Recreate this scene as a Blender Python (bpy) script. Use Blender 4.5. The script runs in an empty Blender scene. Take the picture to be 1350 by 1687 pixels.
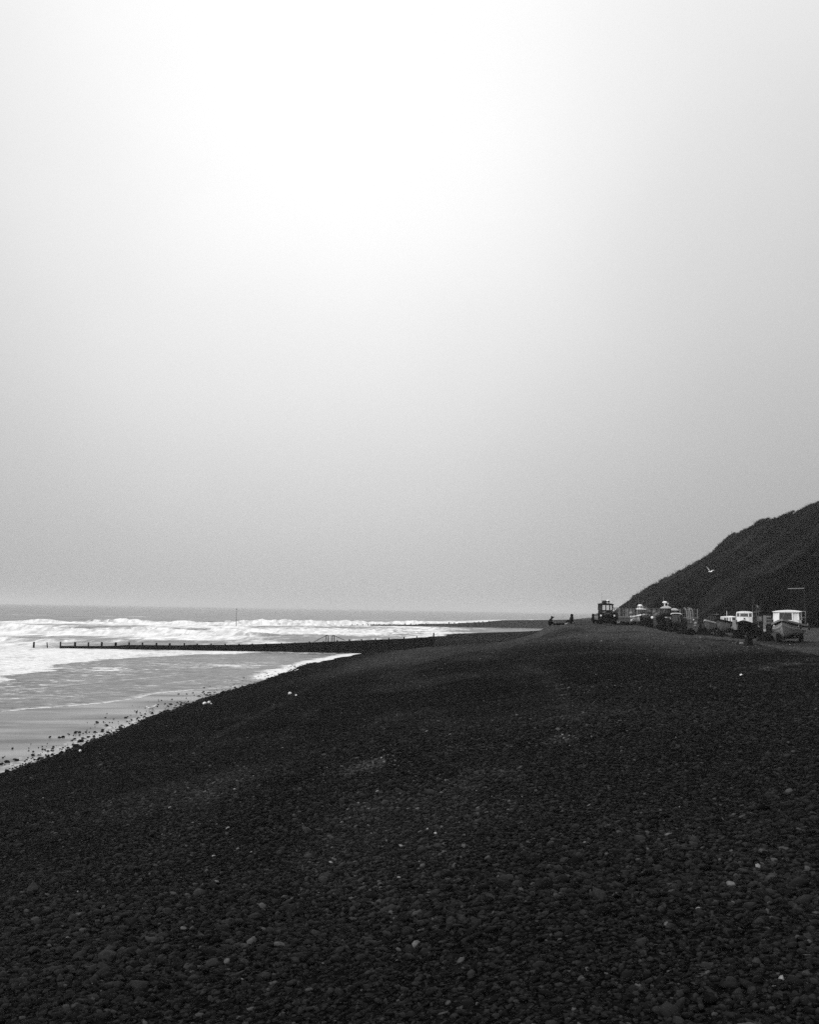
import bpy, math, random
import numpy as np
from mathutils import Vector, Matrix

R = math.radians
random.seed(7)
rng = np.random.default_rng(11)
sc = bpy.context.scene
COL = sc.collection

# ------------------------------------------------------------------ camera
H = 6.0                      # eye height over the water
F = 1760.0                   # focal length in photo pixels (photo 1350 x 1687)
CX, CY = 675.0, 843.5
PITCH, ROLL = math.atan(161.0 / F), R(0.945)
_f = Vector((0, math.cos(PITCH), math.sin(PITCH)))
_u0 = Vector((0, -math.sin(PITCH), math.cos(PITCH)))
_r0 = Vector((1, 0, 0))
_r = _r0 * math.cos(ROLL) + _u0 * math.sin(ROLL)
_u = _u0 * math.cos(ROLL) - _r0 * math.sin(ROLL)
cam_d = bpy.data.cameras.new('camera')
cam = bpy.data.objects.new('camera', cam_d)
COL.objects.link(cam)
M = Matrix((_r, _u, -_f)).transposed().to_4x4()
M.translation = (0, 0, H)
cam.matrix_world = M
cam_d.sensor_fit = 'HORIZONTAL'
cam_d.sensor_width = 36.0
cam_d.lens = 36.0 * F / 1350.0
cam_d.clip_start = 0.5
cam_d.clip_end = 40000
sc.camera = cam


def at(px, py, D):
    """survey point: the place at distance D along the beach seen in that direction"""
    d = _f + _r * ((px - CX) / F) + _u * ((CY - py) / F)
    d = d * (D / d.y)
    return Vector((0, 0, H)) + d


def level(px, py, z=0.0):
    d = _f + _r * ((px - CX) / F) + _u * ((CY - py) / F)
    return Vector((0, 0, H)) + d * ((z - H) / d.z)


# ------------------------------------------------------------------ noise (numpy)
def _hash(ix, iy, seed):
    h = (ix.astype(np.int64) * 374761393 + iy.astype(np.int64) * 668265263 + seed * 1442695041) & 0x7fffffff
    h = ((h ^ (h >> 13)) * 1274126177) & 0x7fffffff
    h = h ^ (h >> 16)
    return (h & 0xffff) / 65535.0


def vnoise(x, y, seed=0):
    x = np.asarray(x, float); y = np.asarray(y, float)
    ix = np.floor(x); iy = np.floor(y)
    fx = x - ix; fy = y - iy
    fx = fx * fx * fx * (fx * (fx * 6 - 15) + 10); fy = fy * fy * fy * (fy * (fy * 6 - 15) + 10)
    a = _hash(ix, iy, seed); b = _hash(ix + 1, iy, seed)
    c = _hash(ix, iy + 1, seed); d = _hash(ix + 1, iy + 1, seed)
    return (a + (b - a) * fx) * (1 - fy) + (c + (d - c) * fx) * fy


def fbm(x, y, oct=4, seed=0):
    s = 0; a = 0.5; t = 0
    for o in range(oct):
        s = s + a * vnoise(x * 2 ** o + 17.3 * o, y * 2 ** o - 9.1 * o, seed + o); t += a; a *= 0.5
    return s / t            # 0..1


def sst(a, b, x):
    t = np.clip((np.asarray(x, float) - a) / (b - a), 0, 1)
    return t * t * (3 - 2 * t)


# ------------------------------------------------------------------ mesh helpers
class MB:
    def __init__(s):
        s.v = []; s.f = []

    def add(s, vs, fs):
        o = len(s.v)
        s.v += [tuple(p) for p in vs]
        s.f += [tuple(i + o for i in f) for f in fs]
        return s

    def box(s, c, size, rot=None, taper=1.0, bev=0.0):
        sx, sy, sz = (k / 2 for k in size)
        if bev > 0:
            b = min(bev, sx * .9, sy * .9, sz * .9)
            ring = []
            for (z, k) in ((-sz, b), (-sz + b, 0), (sz - b, 0), (sz, b)):
                x, y = sx - k, sy - k
                ring.append([(-x + b, -y, z), (x - b, -y, z), (x, -y + b, z), (x, y - b, z),
                             (x - b, y, z), (-x + b, y, z), (-x, y - b, z), (-x, -y + b, z)])
            vs = [p for rr in ring for p in rr]
            fs = [tuple(range(7, -1, -1)), tuple(range(24, 32))]
            for k in range(3):
                for i in range(8):
                    j = (i + 1) % 8
                    fs.append((k * 8 + i, k * 8 + j, k * 8 + 8 + j, k * 8 + 8 + i))
        else:
            t = taper
            vs = [(-sx, -sy, -sz), (sx, -sy, -sz), (sx, sy, -sz), (-sx, sy, -sz),
                  (-sx * t, -sy * t, sz), (sx * t, -sy * t, sz), (sx * t, sy * t, sz), (-sx * t, sy * t, sz)]
            fs = [(3, 2, 1, 0), (4, 5, 6, 7), (0, 1, 5, 4), (1, 2, 6, 5), (2, 3, 7, 6), (3, 0, 4, 7)]
        c = Vector(c)
        if rot is not None:
            vs = [rot @ Vector(p) for p in vs]
        return s.add([Vector(p) + c for p in vs], fs)

    def tube(s, p0, p1, r0, r1=None, n=8, cap=True):
        r1 = r0 if r1 is None else r1
        p0 = Vector(p0); p1 = Vector(p1)
        d = (p1 - p0).normalized()
        a = d.orthogonal().normalized(); b = d.cross(a)
        vs = []
        for p, r in ((p0, r0), (p1, r1)):
            for i in range(n):
                t = 2 * math.pi * i / n
                vs.append(p + a * (r * math.cos(t)) + b * (r * math.sin(t)))
        fs = [(i, (i + 1) % n, n + (i + 1) % n, n + i) for i in range(n)]
        if cap:
            fs += [tuple(range(n - 1, -1, -1)), tuple(range(n, 2 * n))]
        return s.add(vs, fs)

    def path(s, pts, r, n=6):
        for a, b in zip(pts[:-1], pts[1:]):
            s.tube(a, b, r, r, n)
        return s

    def blob(s, c, rad, n=10, m=7, jit=0.0, seed=0):
        rx, ry, rz = rad if hasattr(rad, '__len__') else (rad,) * 3
        rr = random.Random(seed)
        vs = [(c[0], c[1], c[2] - rz)]
        for k in range(1, m):
            ph = -math.pi / 2 + math.pi * k / m
            for i in range(n):
                t = 2 * math.pi * i / n
                j = 1 + jit * (rr.random() - .5) * 2
                vs.append((c[0] + rx * j * math.cos(ph) * math.cos(t), c[1] + ry * j * math.cos(ph) * math.sin(t),
                           c[2] + rz * j * math.sin(ph)))
        vs.append((c[0], c[1], c[2] + rz))
        fs = [(0, 1 + (i + 1) % n, 1 + i) for i in range(n)]
        for k in range(m - 2):
            for i in range(n):
                j = (i + 1) % n
                fs.append((1 + k * n + i, 1 + k * n + j, 1 + (k + 1) * n + j, 1 + (k + 1) * n + i))
        L = len(vs) - 1
        fs += [(L, 1 + (m - 2) * n + i, 1 + (m - 2) * n + (i + 1) % n) for i in range(n)]
        return s.add(vs, fs)

    def loft(s, rings, closed=True, caps=True):
        n = len(rings[0])
        vs = [p for r in rings for p in r]
        fs = []
        for k in range(len(rings) - 1):
            for i in range(n if closed else n - 1):
                j = (i + 1) % n
                fs.append((k * n + i, k * n + j, (k + 1) * n + j, (k + 1) * n + i))
        if caps:
            fs += [tuple(range(n - 1, -1, -1)), tuple(range((len(rings) - 1) * n, len(rings) * n))]
        return s.add(vs, fs)

    def wheel(s, c, r, w, n=20, inner=0.0):
        """tyre with its axle along x; inner > 0 leaves a hole for the rim"""
        rings = []
        prof = [(-w / 2, r * .86), (-w * .42, r * .97), (-w * .2, r), (w * .2, r), (w * .42, r * .97), (w / 2, r * .86)]
        if inner:
            prof = [(-w * .46, inner)] + prof + [(w * .46, inner), (-w * .46, inner)]
        for i in range(n + 1):
            t = 2 * math.pi * i / n
            rings.append([(c[0] + x, c[1] + q * math.cos(t), c[2] + q * math.sin(t)) for x, q in prof])
        return s.loft(rings, closed=not inner, caps=False) if inner else s.loft(rings, closed=False, caps=False)

    def mesh(s, name, smooth=False):
        me = bpy.data.meshes.new(name)
        me.from_pydata(s.v, [], s.f)
        me.update()
        if smooth:
            me.polygons.foreach_set('use_smooth', [True] * len(me.polygons))
        return me

    def build(s, name, mat, parent=None, smooth=False, loc=None):
        o = bpy.data.objects.new(name, s.mesh(name, smooth))
        o.data.materials.append(mat)
        COL.objects.link(o)
        if parent is not None:
            o.parent = parent
        if loc is not None:
            o.location = loc
        return o


def tag(o, label=None, cat=None, group=None, kind=None):
    if label: o['label'] = label
    if cat: o['category'] = cat
    if group: o['group'] = group
    if kind: o['kind'] = kind
    return o


def thing(name, label, cat, loc, rz=0.0, group=None):
    o = bpy.data.objects.new(name, None)
    o.empty_display_size = 0.3
    COL.objects.link(o)
    o.location = loc
    o.rotation_euler = (0, 0, rz)
    return tag(o, label, cat, group)


def np_mesh(name, V, Fq, mat, smooth=True, attrs=None, parent=None):
    """numpy vertices (n,3) and faces (m,k)"""
    me = bpy.data.meshes.new(name)
    n, k = Fq.shape
    me.vertices.add(len(V)); me.vertices.foreach_set('co', np.ascontiguousarray(V, dtype=np.float32).ravel())
    me.loops.add(n * k); me.loops.foreach_set('vertex_index', np.ascontiguousarray(Fq, dtype=np.int32).ravel())
    me.polygons.add(n)
    me.polygons.foreach_set('loop_start', np.arange(0, n * k, k, dtype=np.int32))
    me.polygons.foreach_set('loop_total', np.full(n, k, dtype=np.int32))
    me.update(calc_edges=True)
    me.polygons.foreach_set('use_smooth', np.full(n, smooth))
    for an, av in (attrs or {}).items():
        a = me.attributes.new(an, 'FLOAT', 'POINT')
        a.data.foreach_set('value', np.ascontiguousarray(av, dtype=np.float32).ravel())
    me.materials.append(mat)
    o = bpy.data.objects.new(name, me)
    COL.objects.link(o)
    if parent is not None:
        o.parent = parent
    return o


def grid_faces(nr, nc):
    i = np.arange(nr * nc).reshape(nr, nc)
    return np.stack([i[:-1, :-1], i[:-1, 1:], i[1:, 1:], i[1:, :-1]], -1).reshape(-1, 4)


# ------------------------------------------------------------------ materials
def mat(name, g=0.1, rough=0.7, spec=0.3, var=0.0, scale=6.0, metal=0.0, bump=0.0):
    m = bpy.data.materials.new(name); m.use_nodes = True
    nt = m.node_tree; b = nt.nodes['Principled BSDF']
    b.inputs['Base Color'].default_value = (g, g, g, 1)
    b.inputs['Roughness'].default_value = rough
    b.inputs['Specular IOR Level'].default_value = spec
    b.inputs['Metallic'].default_value = metal
    if var or bump:
        tc = nt.nodes.new('ShaderNodeTexCoord'); nz = nt.nodes.new('ShaderNodeTexNoise')
        nz.inputs['Scale'].default_value = scale; nz.inputs['Detail'].default_value = 6
        nt.links.new(tc.outputs['Object'], nz.inputs['Vector'])
        if var:
            mr = nt.nodes.new('ShaderNodeMapRange')
            mr.inputs['From Min'].default_value = .3; mr.inputs['From Max'].default_value = .7
            mr.inputs['To Min'].default_value = g * (1 - var); mr.inputs['To Max'].default_value = g * (1 + var)
            nt.links.new(nz.outputs['Fac'], mr.inputs['Value'])
            nt.links.new(mr.outputs['Result'], b.inputs['Base Color'])
        if bump:
            bp = nt.nodes.new('ShaderNodeBump'); bp.inputs['Strength'].default_value = bump
            bp.inputs['Distance'].default_value = .02
            nt.links.new(nz.outputs['Fac'], bp.inputs['Height'])
            nt.links.new(bp.outputs['Normal'], b.inputs['Normal'])
    return m


class NT:
    """little helper for longer node trees"""
    def __init__(s, m):
        s.t = m.node_tree; s.n = s.t.nodes; s.l = s.t.links

    def new(s, typ, **kw):
        o = s.n.new(typ)
        for k, v in kw.items():
            if k.startswith('i_'):
                o.inputs[k[2:].replace('_', ' ')].default_value = v
            else:
                setattr(o, k, v)
        return o

    def ln(s, a, b):
        s.l.new(a, b)

    def math(s, op, a, b=None, clamp=False):
        o = s.n.new('ShaderNodeMath'); o.operation = op; o.use_clamp = clamp
        for i, x in enumerate((a, b)):
            if x is None: continue
            if isinstance(x, (int, float)): o.inputs[i].default_value = x
            else: s.l.new(x, o.inputs[i])
        return o.outputs[0]

    def rng(s, x, a, b, c, d):
        o = s.n.new('ShaderNodeMapRange')
        s.l.new(x, o.inputs['Value'])
        for k, v in zip(('From Min', 'From Max', 'To Min', 'To Max'), (a, b, c, d)):
            if isinstance(v, (int, float)): o.inputs[k].default_value = v
            else: s.l.new(v, o.inputs[k])
        return o.outputs['Result']

    def pos(s, sx=1, sy=1, sz=1):
        g = s.n.new('ShaderNodeNewGeometry'); m = s.n.new('ShaderNodeMapping')
        s.l.new(g.outputs['Position'], m.inputs['Vector'])
        m.inputs['Scale'].default_value = (sx, sy, sz)
        return m.outputs['Vector']

    def noise(s, vec, scale, detail=4, rough=.5, dist=0):
        o = s.n.new('ShaderNodeTexNoise')
        s.l.new(vec, o.inputs['Vector'])
        o.inputs['Scale'].default_value = scale; o.inputs['Detail'].default_value = detail
        o.inputs['Roughness'].default_value = rough; o.inputs['Distortion'].default_value = dist
        return o.outputs['Fac']

    def attr(s, name):
        o = s.n.new('ShaderNodeAttribute'); o.attribute_name = name
        return o.outputs['Fac']


def shingle_material():
    m = bpy.data.materials.new('shingle'); m.use_nodes = True
    t = NT(m); b = t.n['Principled BSDF']
    p = t.pos()
    v1 = t.new('ShaderNodeTexVoronoi', i_Scale=17.0); t.ln(p, v1.inputs['Vector'])
    v2 = t.new('ShaderNodeTexVoronoi', i_Scale=6.5); t.ln(p, v2.inputs['Vector'])
    s1 = t.new('ShaderNodeSeparateColor'); t.ln(v1.outputs['Color'], s1.inputs['Color'])
    s2 = t.new('ShaderNodeSeparateColor'); t.ln(v2.outputs['Color'], s2.inputs['Color'])
    dry = t.attr('dry')
    big = t.noise(p, 0.55, 5, .6)
    mid = t.noise(p, 3.0, 4, .6)
    # pebble tone: most dark, the odd pale flint
    tone = t.math('POWER', s1.outputs['Red'], 3.0)
    tone = t.rng(tone, 0, 1, 0.0040, 0.024)
    pale = t.rng(s1.outputs['Green'], .975, 1.0, 0, .07)
    pale2 = t.rng(s2.outputs['Blue'], .985, 1.0, 0, .22)
    near_centre = t.rng(v2.outputs['Distance'], .05, .3, 1, 0)
    pale2 = t.math('MULTIPLY', pale2, near_centre)
    tone = t.math('ADD', tone, t.math('ADD', pale, pale2))
    k = t.math('ADD', t.rng(big, .35, .7, .65, 1.15), t.math('MULTIPLY', dry, 2.2))
    k = t.math('MULTIPLY', k, t.rng(mid, .3, .7, .75, 1.25))
    tone = t.math('MULTIPLY', tone, k)
    t.ln(tone, b.inputs['Base Color'])
    t.ln(t.rng(dry, 0, 1, .7, .95), b.inputs['Roughness'])
    b.inputs['Specular IOR Level'].default_value = 0
    bp = t.new('ShaderNodeBump', i_Strength=.9, i_Distance=.05)
    h = t.math('ADD', t.math('MULTIPLY', v1.outputs['Distance'], -1.0), t.math('MULTIPLY', v2.outputs['Distance'], -.6))
    t.ln(h, bp.inputs['Height']); t.ln(bp.outputs['Normal'], b.inputs['Normal'])
    return m


def pebble_material():
    m = bpy.data.materials.new('pebble'); m.use_nodes = True
    t = NT(m); b = t.n['Principled BSDF']
    n = t.noise(t.pos(), 40, 4)
    c = t.math('MULTIPLY', t.attr('tone'), t.rng(n, .3, .7, .7, 1.3))
    t.ln(c, b.inputs['Base Color'])
    b.inputs['Roughness'].default_value = .6; b.inputs['Specular IOR Level'].default_value = .03
    return m


def sea_material():
    m = bpy.data.materials.new('sea_water'); m.use_nodes = True
    t = NT(m); b = t.n['Principled BSDF']
    foam = t.attr('foam'); fine = t.attr('edge')
    far = t.attr('offshore')
    def two(n_, f_):
        m_ = t.new('ShaderNodeMix', data_type='FLOAT')
        t.ln(far, m_.inputs['Factor']); t.ln(n_, m_.inputs['A']); t.ln(f_, m_.inputs['B'])
        return m_.outputs['Result']
    streak = two(t.noise(t.pos(.30, .42, .3), 1.0, 7, .62, .8), t.noise(t.pos(.075, .020, .05), 1.0, 8, .66, .8))
    lace = two(t.noise(t.pos(1.5, 2.0, 1.2), 1.0, 6, .62, 1.2), t.noise(t.pos(.45, .075, .3), 1.0, 7, .68, 1.0))
    cells = t.new('ShaderNodeTexVoronoi', feature='DISTANCE_TO_EDGE', i_Scale=1.0)
    t.ln(t.pos(.7, .9, 1), cells.inputs['Vector'])
    tex = t.math('ADD', t.math('MULTIPLY', streak, .55), t.math('MULTIPLY', lace, .45))
    lacey = t.math('MULTIPLY', t.rng(cells.outputs['Distance'], 0, .22, .08, -.04), t.math('SUBTRACT', 1.0, far))
    tex = t.math('ADD', tex, lacey)
    # foam grows out of the texture as the mask rises
    th = t.rng(foam, 0, 1, .80, .22)
    k = t.math('SUBTRACT', tex, th)
    msk = t.rng(k, -.05, .14, 0, 1)
    msk = t.math('MAXIMUM', msk, t.math('MULTIPLY', fine, t.rng(lace, .32, .5, 0, 1)))
    mix = t.new('ShaderNodeMix', data_type='FLOAT')
    t.ln(msk, mix.inputs['Factor'])
    t.ln(t.rng(tex, .38, .60, .025, .17), mix.inputs['A']); t.ln(t.rng(lace, .36, .60, .48, .90), mix.inputs['B'])
    t.ln(mix.outputs['Result'], b.inputs['Base Color'])
    t.ln(t.rng(msk, 0, 1, .28, .85), b.inputs['Roughness'])
    b.inputs['IOR'].default_value = 1.33
    t.ln(t.rng(msk, 0, 1, .26, .1), b.inputs['Specular IOR Level'])
    bp = t.new('ShaderNodeBump', i_Strength=.55, i_Distance=.16)
    r1 = t.noise(t.pos(.8, 2.2, 1), 1.0, 5, .6)
    r2 = t.noise(t.pos(2.5, 6, 2), 1.0, 3, .6)
    hh = t.math('ADD', r1, t.math('MULTIPLY', r2, .3))
    hh = t.math('ADD', hh, t.math('MULTIPLY', msk, .5))
    t.ln(hh, bp.inputs['Height']); t.ln(bp.outputs['Normal'], b.inputs['Normal'])
    return m


def wet_sand_material():
    m = bpy.data.materials.new('wet_sand'); m.use_nodes = True
    t = NT(m); b = t.n['Principled BSDF']
    n = t.noise(t.pos(.12, .35, 1), 1.0, 5, .55, .4)
    n2 = t.noise(t.pos(9, 9, 9), 1.0, 3)
    wet = t.math('MULTIPLY', t.rng(n, .35, .65, .08, .20), t.rng(n2, .3, .7, .85, 1.15))
    lc = t.noise(t.pos(2.2, 1.6, 1), 1.0, 6, .65, 1.0)
    fo = t.rng(t.math('ADD', lc, t.math('MULTIPLY', t.attr('foam'), .26)), .68, .84, 0, .55)
    mx = t.new('ShaderNodeMix', data_type='FLOAT'); t.ln(fo, mx.inputs['Factor']); t.ln(wet, mx.inputs['A']); mx.inputs['B'].default_value = .6
    t.ln(mx.outputs['Result'], b.inputs['Base Color'])
    t.ln(t.rng(n, .36, .66, .42, .10), b.inputs['Roughness'])
    b.inputs['IOR'].default_value = 1.35
    bp = t.new('ShaderNodeBump', i_Strength=.12, i_Distance=.02)
    t.ln(t.noise(t.pos(2.5, 8, 2), 1.0, 4), bp.inputs['Height']); t.ln(bp.outputs['Normal'], b.inputs['Normal'])
    return m


def hill_material():
    m = bpy.data.materials.new('hill_scrub_ground'); m.use_nodes = True
    t = NT(m); b = t.n['Principled BSDF']
    n = t.noise(t.pos(.09, .09, .09), 1.0, 7, .65, .5)
    n2 = t.noise(t.pos(.8, .8, .8), 1.0, 5, .7)
    st = t.noise(t.pos(.05, .28, .05), 1.0, 5, .6, .8)
    c = t.math('MULTIPLY', t.rng(n, .3, .7, .0015, .006), t.rng(n2, .25, .75, .5, 1.4))
    c = t.math('MULTIPLY', t.math('MULTIPLY', c, t.attr('streak')), t.rng(st, .38, .66, .8, 1.5))
    sp = t.new('ShaderNodeSeparateXYZ'); t.ln(t.pos(), sp.inputs['Vector'])
    c = t.math('MULTIPLY', c, t.rng(sp.outputs['Y'], 135, 215, .7, 2.4))      # distance haze painted into the colour: paler towards its far end
    t.ln(c, b.inputs['Base Color']); b.inputs['Roughness'].default_value = .95
    b.inputs['Specular IOR Level'].default_value = 0
    bp = t.new('ShaderNodeBump', i_Strength=1.0, i_Distance=.6)
    t.ln(n2, bp.inputs['Height']); t.ln(bp.outputs['Normal'], b.inputs['Normal'])
    return m


def twig_material():
    m = bpy.data.materials.new('dry_scrub'); m.use_nodes = True
    t = NT(m); b = t.n['Principled BSDF']
    t.ln(t.attr('tone'), b.inputs['Base Color']); b.inputs['Roughness'].default_value = .95
    b.inputs['Specular IOR Level'].default_value = 0
    return m


def timber_material(name, lo, hi):
    m = bpy.data.materials.new(name); m.use_nodes = True
    t = NT(m); b = t.n['Principled BSDF']
    n = t.noise(t.pos(2.0, 2, 9), 1.0, 6, .65)
    g = t.noise(t.pos(.5, .5, 22), 1.0, 3)
    t.ln(t.math('MULTIPLY', t.rng(n, .3, .7, lo, hi), t.rng(g, .3, .7, .7, 1.3)), b.inputs['Base Color'])
    b.inputs['Roughness'].default_value = .85; b.inputs['Specular IOR Level'].default_value = .05
    bp = t.new('ShaderNodeBump', i_Strength=.5, i_Distance=.03)
    t.ln(g, bp.inputs['Height']); t.ln(bp.outputs['Normal'], b.inputs['Normal'])
    return m


M_SHINGLE = shingle_material(); M_PEBBLE = pebble_material(); M_SEA = sea_material()
M_SAND = wet_sand_material(); M_HILL = hill_material(); M_TWIG = twig_material()
M_TIMBER = timber_material('wet_timber', .002, .007)
M_TIMBER_HAZED = timber_material('hazed_timber', .03, .06)  # haze put into the colour: paler timber for far groyne and marker pole
M_WHITE = mat('white_paint', .9, .45, .4, .05, 3)
M_CREAM = mat('pale_paint', .55, .5, .4, .10, 4)
M_GREY = mat('grey_paint', .22, .55, .4, .15, 4)
M_MIDGREY = mat('mid_grey_paint', .12, .55, .4, .2, 4)
M_DARK = mat('dark_paint', .010, .5, .2, .3, 5)
M_BLACK = mat('black_iron', .004, .7, .1, .3, 6)
M_RUBBER = mat('tyre_rubber', .005, .9, .06, .3, 9, bump=.4)
M_CLOTH = mat('dark_cloth', .004, .9, .04, .3, 12, bump=.3)
M_SKIN = mat('skin', .12, .6, .3, .1, 20)
M_NET = mat('dark_netting', .004, .95, .05, .5, 14, bump=1.0)
M_PANE = mat('window_pane', .10, .2, .5)
M_DPANE = mat('dark_window_pane', .03, .12, .6)
M_LAMP = mat('headlamp_lens', .75, .2, .6)
M_STEEL = mat('galvanised_steel', .35, .45, .5, .15, 6, metal=.3)
M_HULL = mat('weathered_hull_paint', .30, .55, .35, .35, 2.5)
M_CONC = mat('concrete', .075, .9, .1, .3, 1.5, bump=.5)
M_FLINT = mat('white_flint', .68, .7, .3, .25, 14, bump=.5)
M_STONE = mat('dark_stone', .007, .6, .12, .5, 9, bump=.4)
M_BIRD = mat('white_feathers', .85, .8, .1, .05, 20)
M_BIRDGREY = mat('grey_feathers', .45, .8, .1, .1, 20)
M_BEAK = mat('beak', .18, .5, .3)
M_BOARD = mat('weathered_boards', .14, .85, .1, .5, 3)


def glass_material():
    m = bpy.data.materials.new('clear_glass'); m.use_nodes = True
    nt = m.node_tree; nt.nodes.remove(nt.nodes['Principled BSDF'])
    out = nt.nodes['Material Output']
    tr = nt.nodes.new('ShaderNodeBsdfTransparent'); gl = nt.nodes.new('ShaderNodeBsdfGlossy')
    gl.inputs['Roughness'].default_value = .02; tr.inputs['Color'].default_value = (.9, .9, .9, 1)
    mx = nt.nodes.new('ShaderNodeMixShader'); mx.inputs[0].default_value = .08
    nt.links.new(tr.outputs[0], mx.inputs[1]); nt.links.new(gl.outputs[0], mx.inputs[2])
    nt.links.new(mx.outputs[0], out.inputs['Surface'])
    return m


M_GLASS = glass_material()

# ------------------------------------------------------------------ the ground's shape
_shore = [level(41, 1262), level(120, 1234), level(190, 1207), level(250, 1183), level(340, 1150), level(420, 1127),
          level(470, 1108), level(500, 1096), level(560, 1083), level(592, 1077)]
_shy = np.array([-90, -20] + [p.y for p in _shore]); _shx = np.array([-16, -15] + [p.x for p in _shore])
GY = float(_shore[-1].y) + 1.0              # distance of the near groyne
_sh2y = np.array([GY, GY + 8, 200, level(730, 1048).y, level(760, 1043.5).y, 322, 360, 420, 500, 700, 1500])
_sh2x = np.array([_shore[-1].x, -7, -1, level(730, 1048).x - 2.5, level(760, 1043.5).x - 2, 38, 50, 52, 62, 95, 260])


def shore_x(Y):
    Y = np.asarray(Y, float)
    return np.where(Y < GY, np.interp(Y, _shy, _shx), np.interp(Y, _sh2y, _sh2x))


def ground(X, Y):
    X = np.asarray(X, float); Y = np.asarray(Y, float)
    d = X - shore_x(Y)
    d = d + (.55 * (fbm(X * .22, Y * .22, 4, 3) - .5) * 2 + .35 * (fbm(X * 1.1, Y * .8, 3, 13) - .5) * 2) * sst(6, 1, np.abs(d)) * sst(200, 120, Y)
    pn = np.interp(d, [-80, -10, 0, 8, 16, 24, 30, 60], [-3, -.6, 0, 1.5, 2.85, 3.95, 4.45, 4.6])
    pg = np.interp(d, [-80, -10, 0, 9, 20, 24.0, 26.0, 31, 60], [-3, -.6, 0, .95, 2.05, 3.3, 4.50, 4.76, 4.85])
    w = sst(70, 122, Y)
    near = pn * (1 - w) + pg * w
    pb = np.interp(d, [-80, -12, 0, 22, 32, 40, 70], [-3, -.6, 0, .55, 2.8, 3.7, 4.0])
    pf = np.interp(d, [-80, -12, 0, 15, 30, 60], [-3, -.6, 0, 1.0, 2.8, 3.2])
    far = pb + (pf - pb) * sst(250, 330, Y)
    w2 = sst(GY - 1.0, GY + 7, Y)
    z = near * (1 - w2) + far * w2
    xc = np.interp(Y, [30, 40, 53, 63, 97, 118], [14.2, 15, 17, 18.5, 21.5, 24.5])
    hol = .75 * sst(xc, xc + 5, X) * sst(34, 48, Y) * sst(140, 118, Y)
    hol = hol * (1 - .8 * sst(36, 42, X))
    z = z - hol
    land = sst(1.0, 5, d)
    # berm lines thrown up by storms, and general unevenness
    z = z + land * sst(200, 140, Y) * (.07 * np.sin(d * 1.15 + 2.2 * vnoise(X * .05, Y * .06, 5) * 3) * sst(24, 18, d)
                                       + .30 * (fbm(X * .07, Y * .06, 4, 8) - .5)
                                       + .10 * (fbm(X * .6, Y * .6, 3, 9) - .5))
    # the step in the foreground shingle
    yl = np.interp(X, [-4, -1, 3.2, 7, 12], [23.7, 24.1, 24.5, 25.0, 25.6]) + .7 * (vnoise(X * .45, X * 0 + 3.3, 2) - .5)
    z = z + .16 * sst(yl - .5, yl + .25, Y) * sst(yl + 7, yl + 1, Y) * sst(-5, -1.5, X) * sst(7, 4, X)
    return z


def gz(x, y):
    return float(ground(np.array([x]), np.array([y]))[0])


def dryness(X, Y):
    d = X - shore_x(Y)
    k = 1.45 * sst(9, 17, X) * sst(34, 62, Y) * sst(150, 112, Y) * sst(.36, .60, fbm(X * .16, Y * .07, 5, 21) + .12)
    yl = np.interp(X, [-4, -1, 3.2, 7, 12], [23.7, 24.1, 24.5, 25.0, 25.6]) + .7 * (vnoise(X * .45, X * 0 + 3.3, 2) - .5)
    k = k + 2.0 * np.exp(-((Y - yl) / .28) ** 2) * sst(-2.5, -.5, X) * sst(5.0, 3, X) * sst(.25, .7, fbm(X * 1.1, Y * .9, 4, 4))
    k = k + 1.6 * np.exp(-(((X - 13.6) / 2.6) ** 2 + ((Y - 38) / 1.7) ** 2)) * sst(.3, .7, fbm(X * .9, Y * .9, 4, 6))
    k = k + .95 * sst(58, 92, Y) * sst(3, 8, d) * (.6 + .8 * fbm(X * .2, Y * .1, 4, 33)) * sst(GY + 1, GY - 5, Y)
    # strand lines left by earlier tides, broken and wandering
    for d0, a0, wd, sd in ((7.5, .45, .25, 41), (10.8, .4, .3, 42), (14.6, .4, .3, 43), (18.5, .35, .3, 44)):
        dl = d0 + 1.6 * (fbm(Y * .05, Y * 0 + sd, 3, sd) - .5) * 2
        k = k + a0 * np.exp(-((d - dl) / wd) ** 2) * sst(.52, .75, fbm(Y * .10, d * .1, 4, sd + 5)) * sst(8, 16, Y)
    k = k + .35 * sst(.50, .70, fbm(X * .22, Y * .12, 5, 31)) * sst(4, 9, d) * sst(9, 20, Y)
    return np.clip(k, 0, 2.2)


# ------------------------------------------------------------------ beach
ys = [-70, -50, -35, -22, -12, -6, -2, 1, 3]
y = 4.0
while y < 40: ys.append(y); y += .18
while y < GY + 10: ys.append(y); y += .45
while y < 1400: ys.append(y); y *= 1.03
xs = np.concatenate([np.arange(-90, -22, 4.0), np.arange(-22, -16, .5), np.arange(-16, 30, .22), np.arange(30, 60, .8),
                     np.arange(60, 420, 6.0)])
YY, XX = np.meshgrid(np.array(ys), xs, indexing='ij')
ZZ = ground(XX, YY)
beach = np_mesh('beach', np.stack([XX, YY, ZZ], -1).reshape(-1, 3), grid_faces(*XX.shape), M_SHINGLE, True,
                {'dry': dryness(XX, YY)})
tag(beach, 'dark shingle beach sloping down to the sea', kind='structure')

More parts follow.
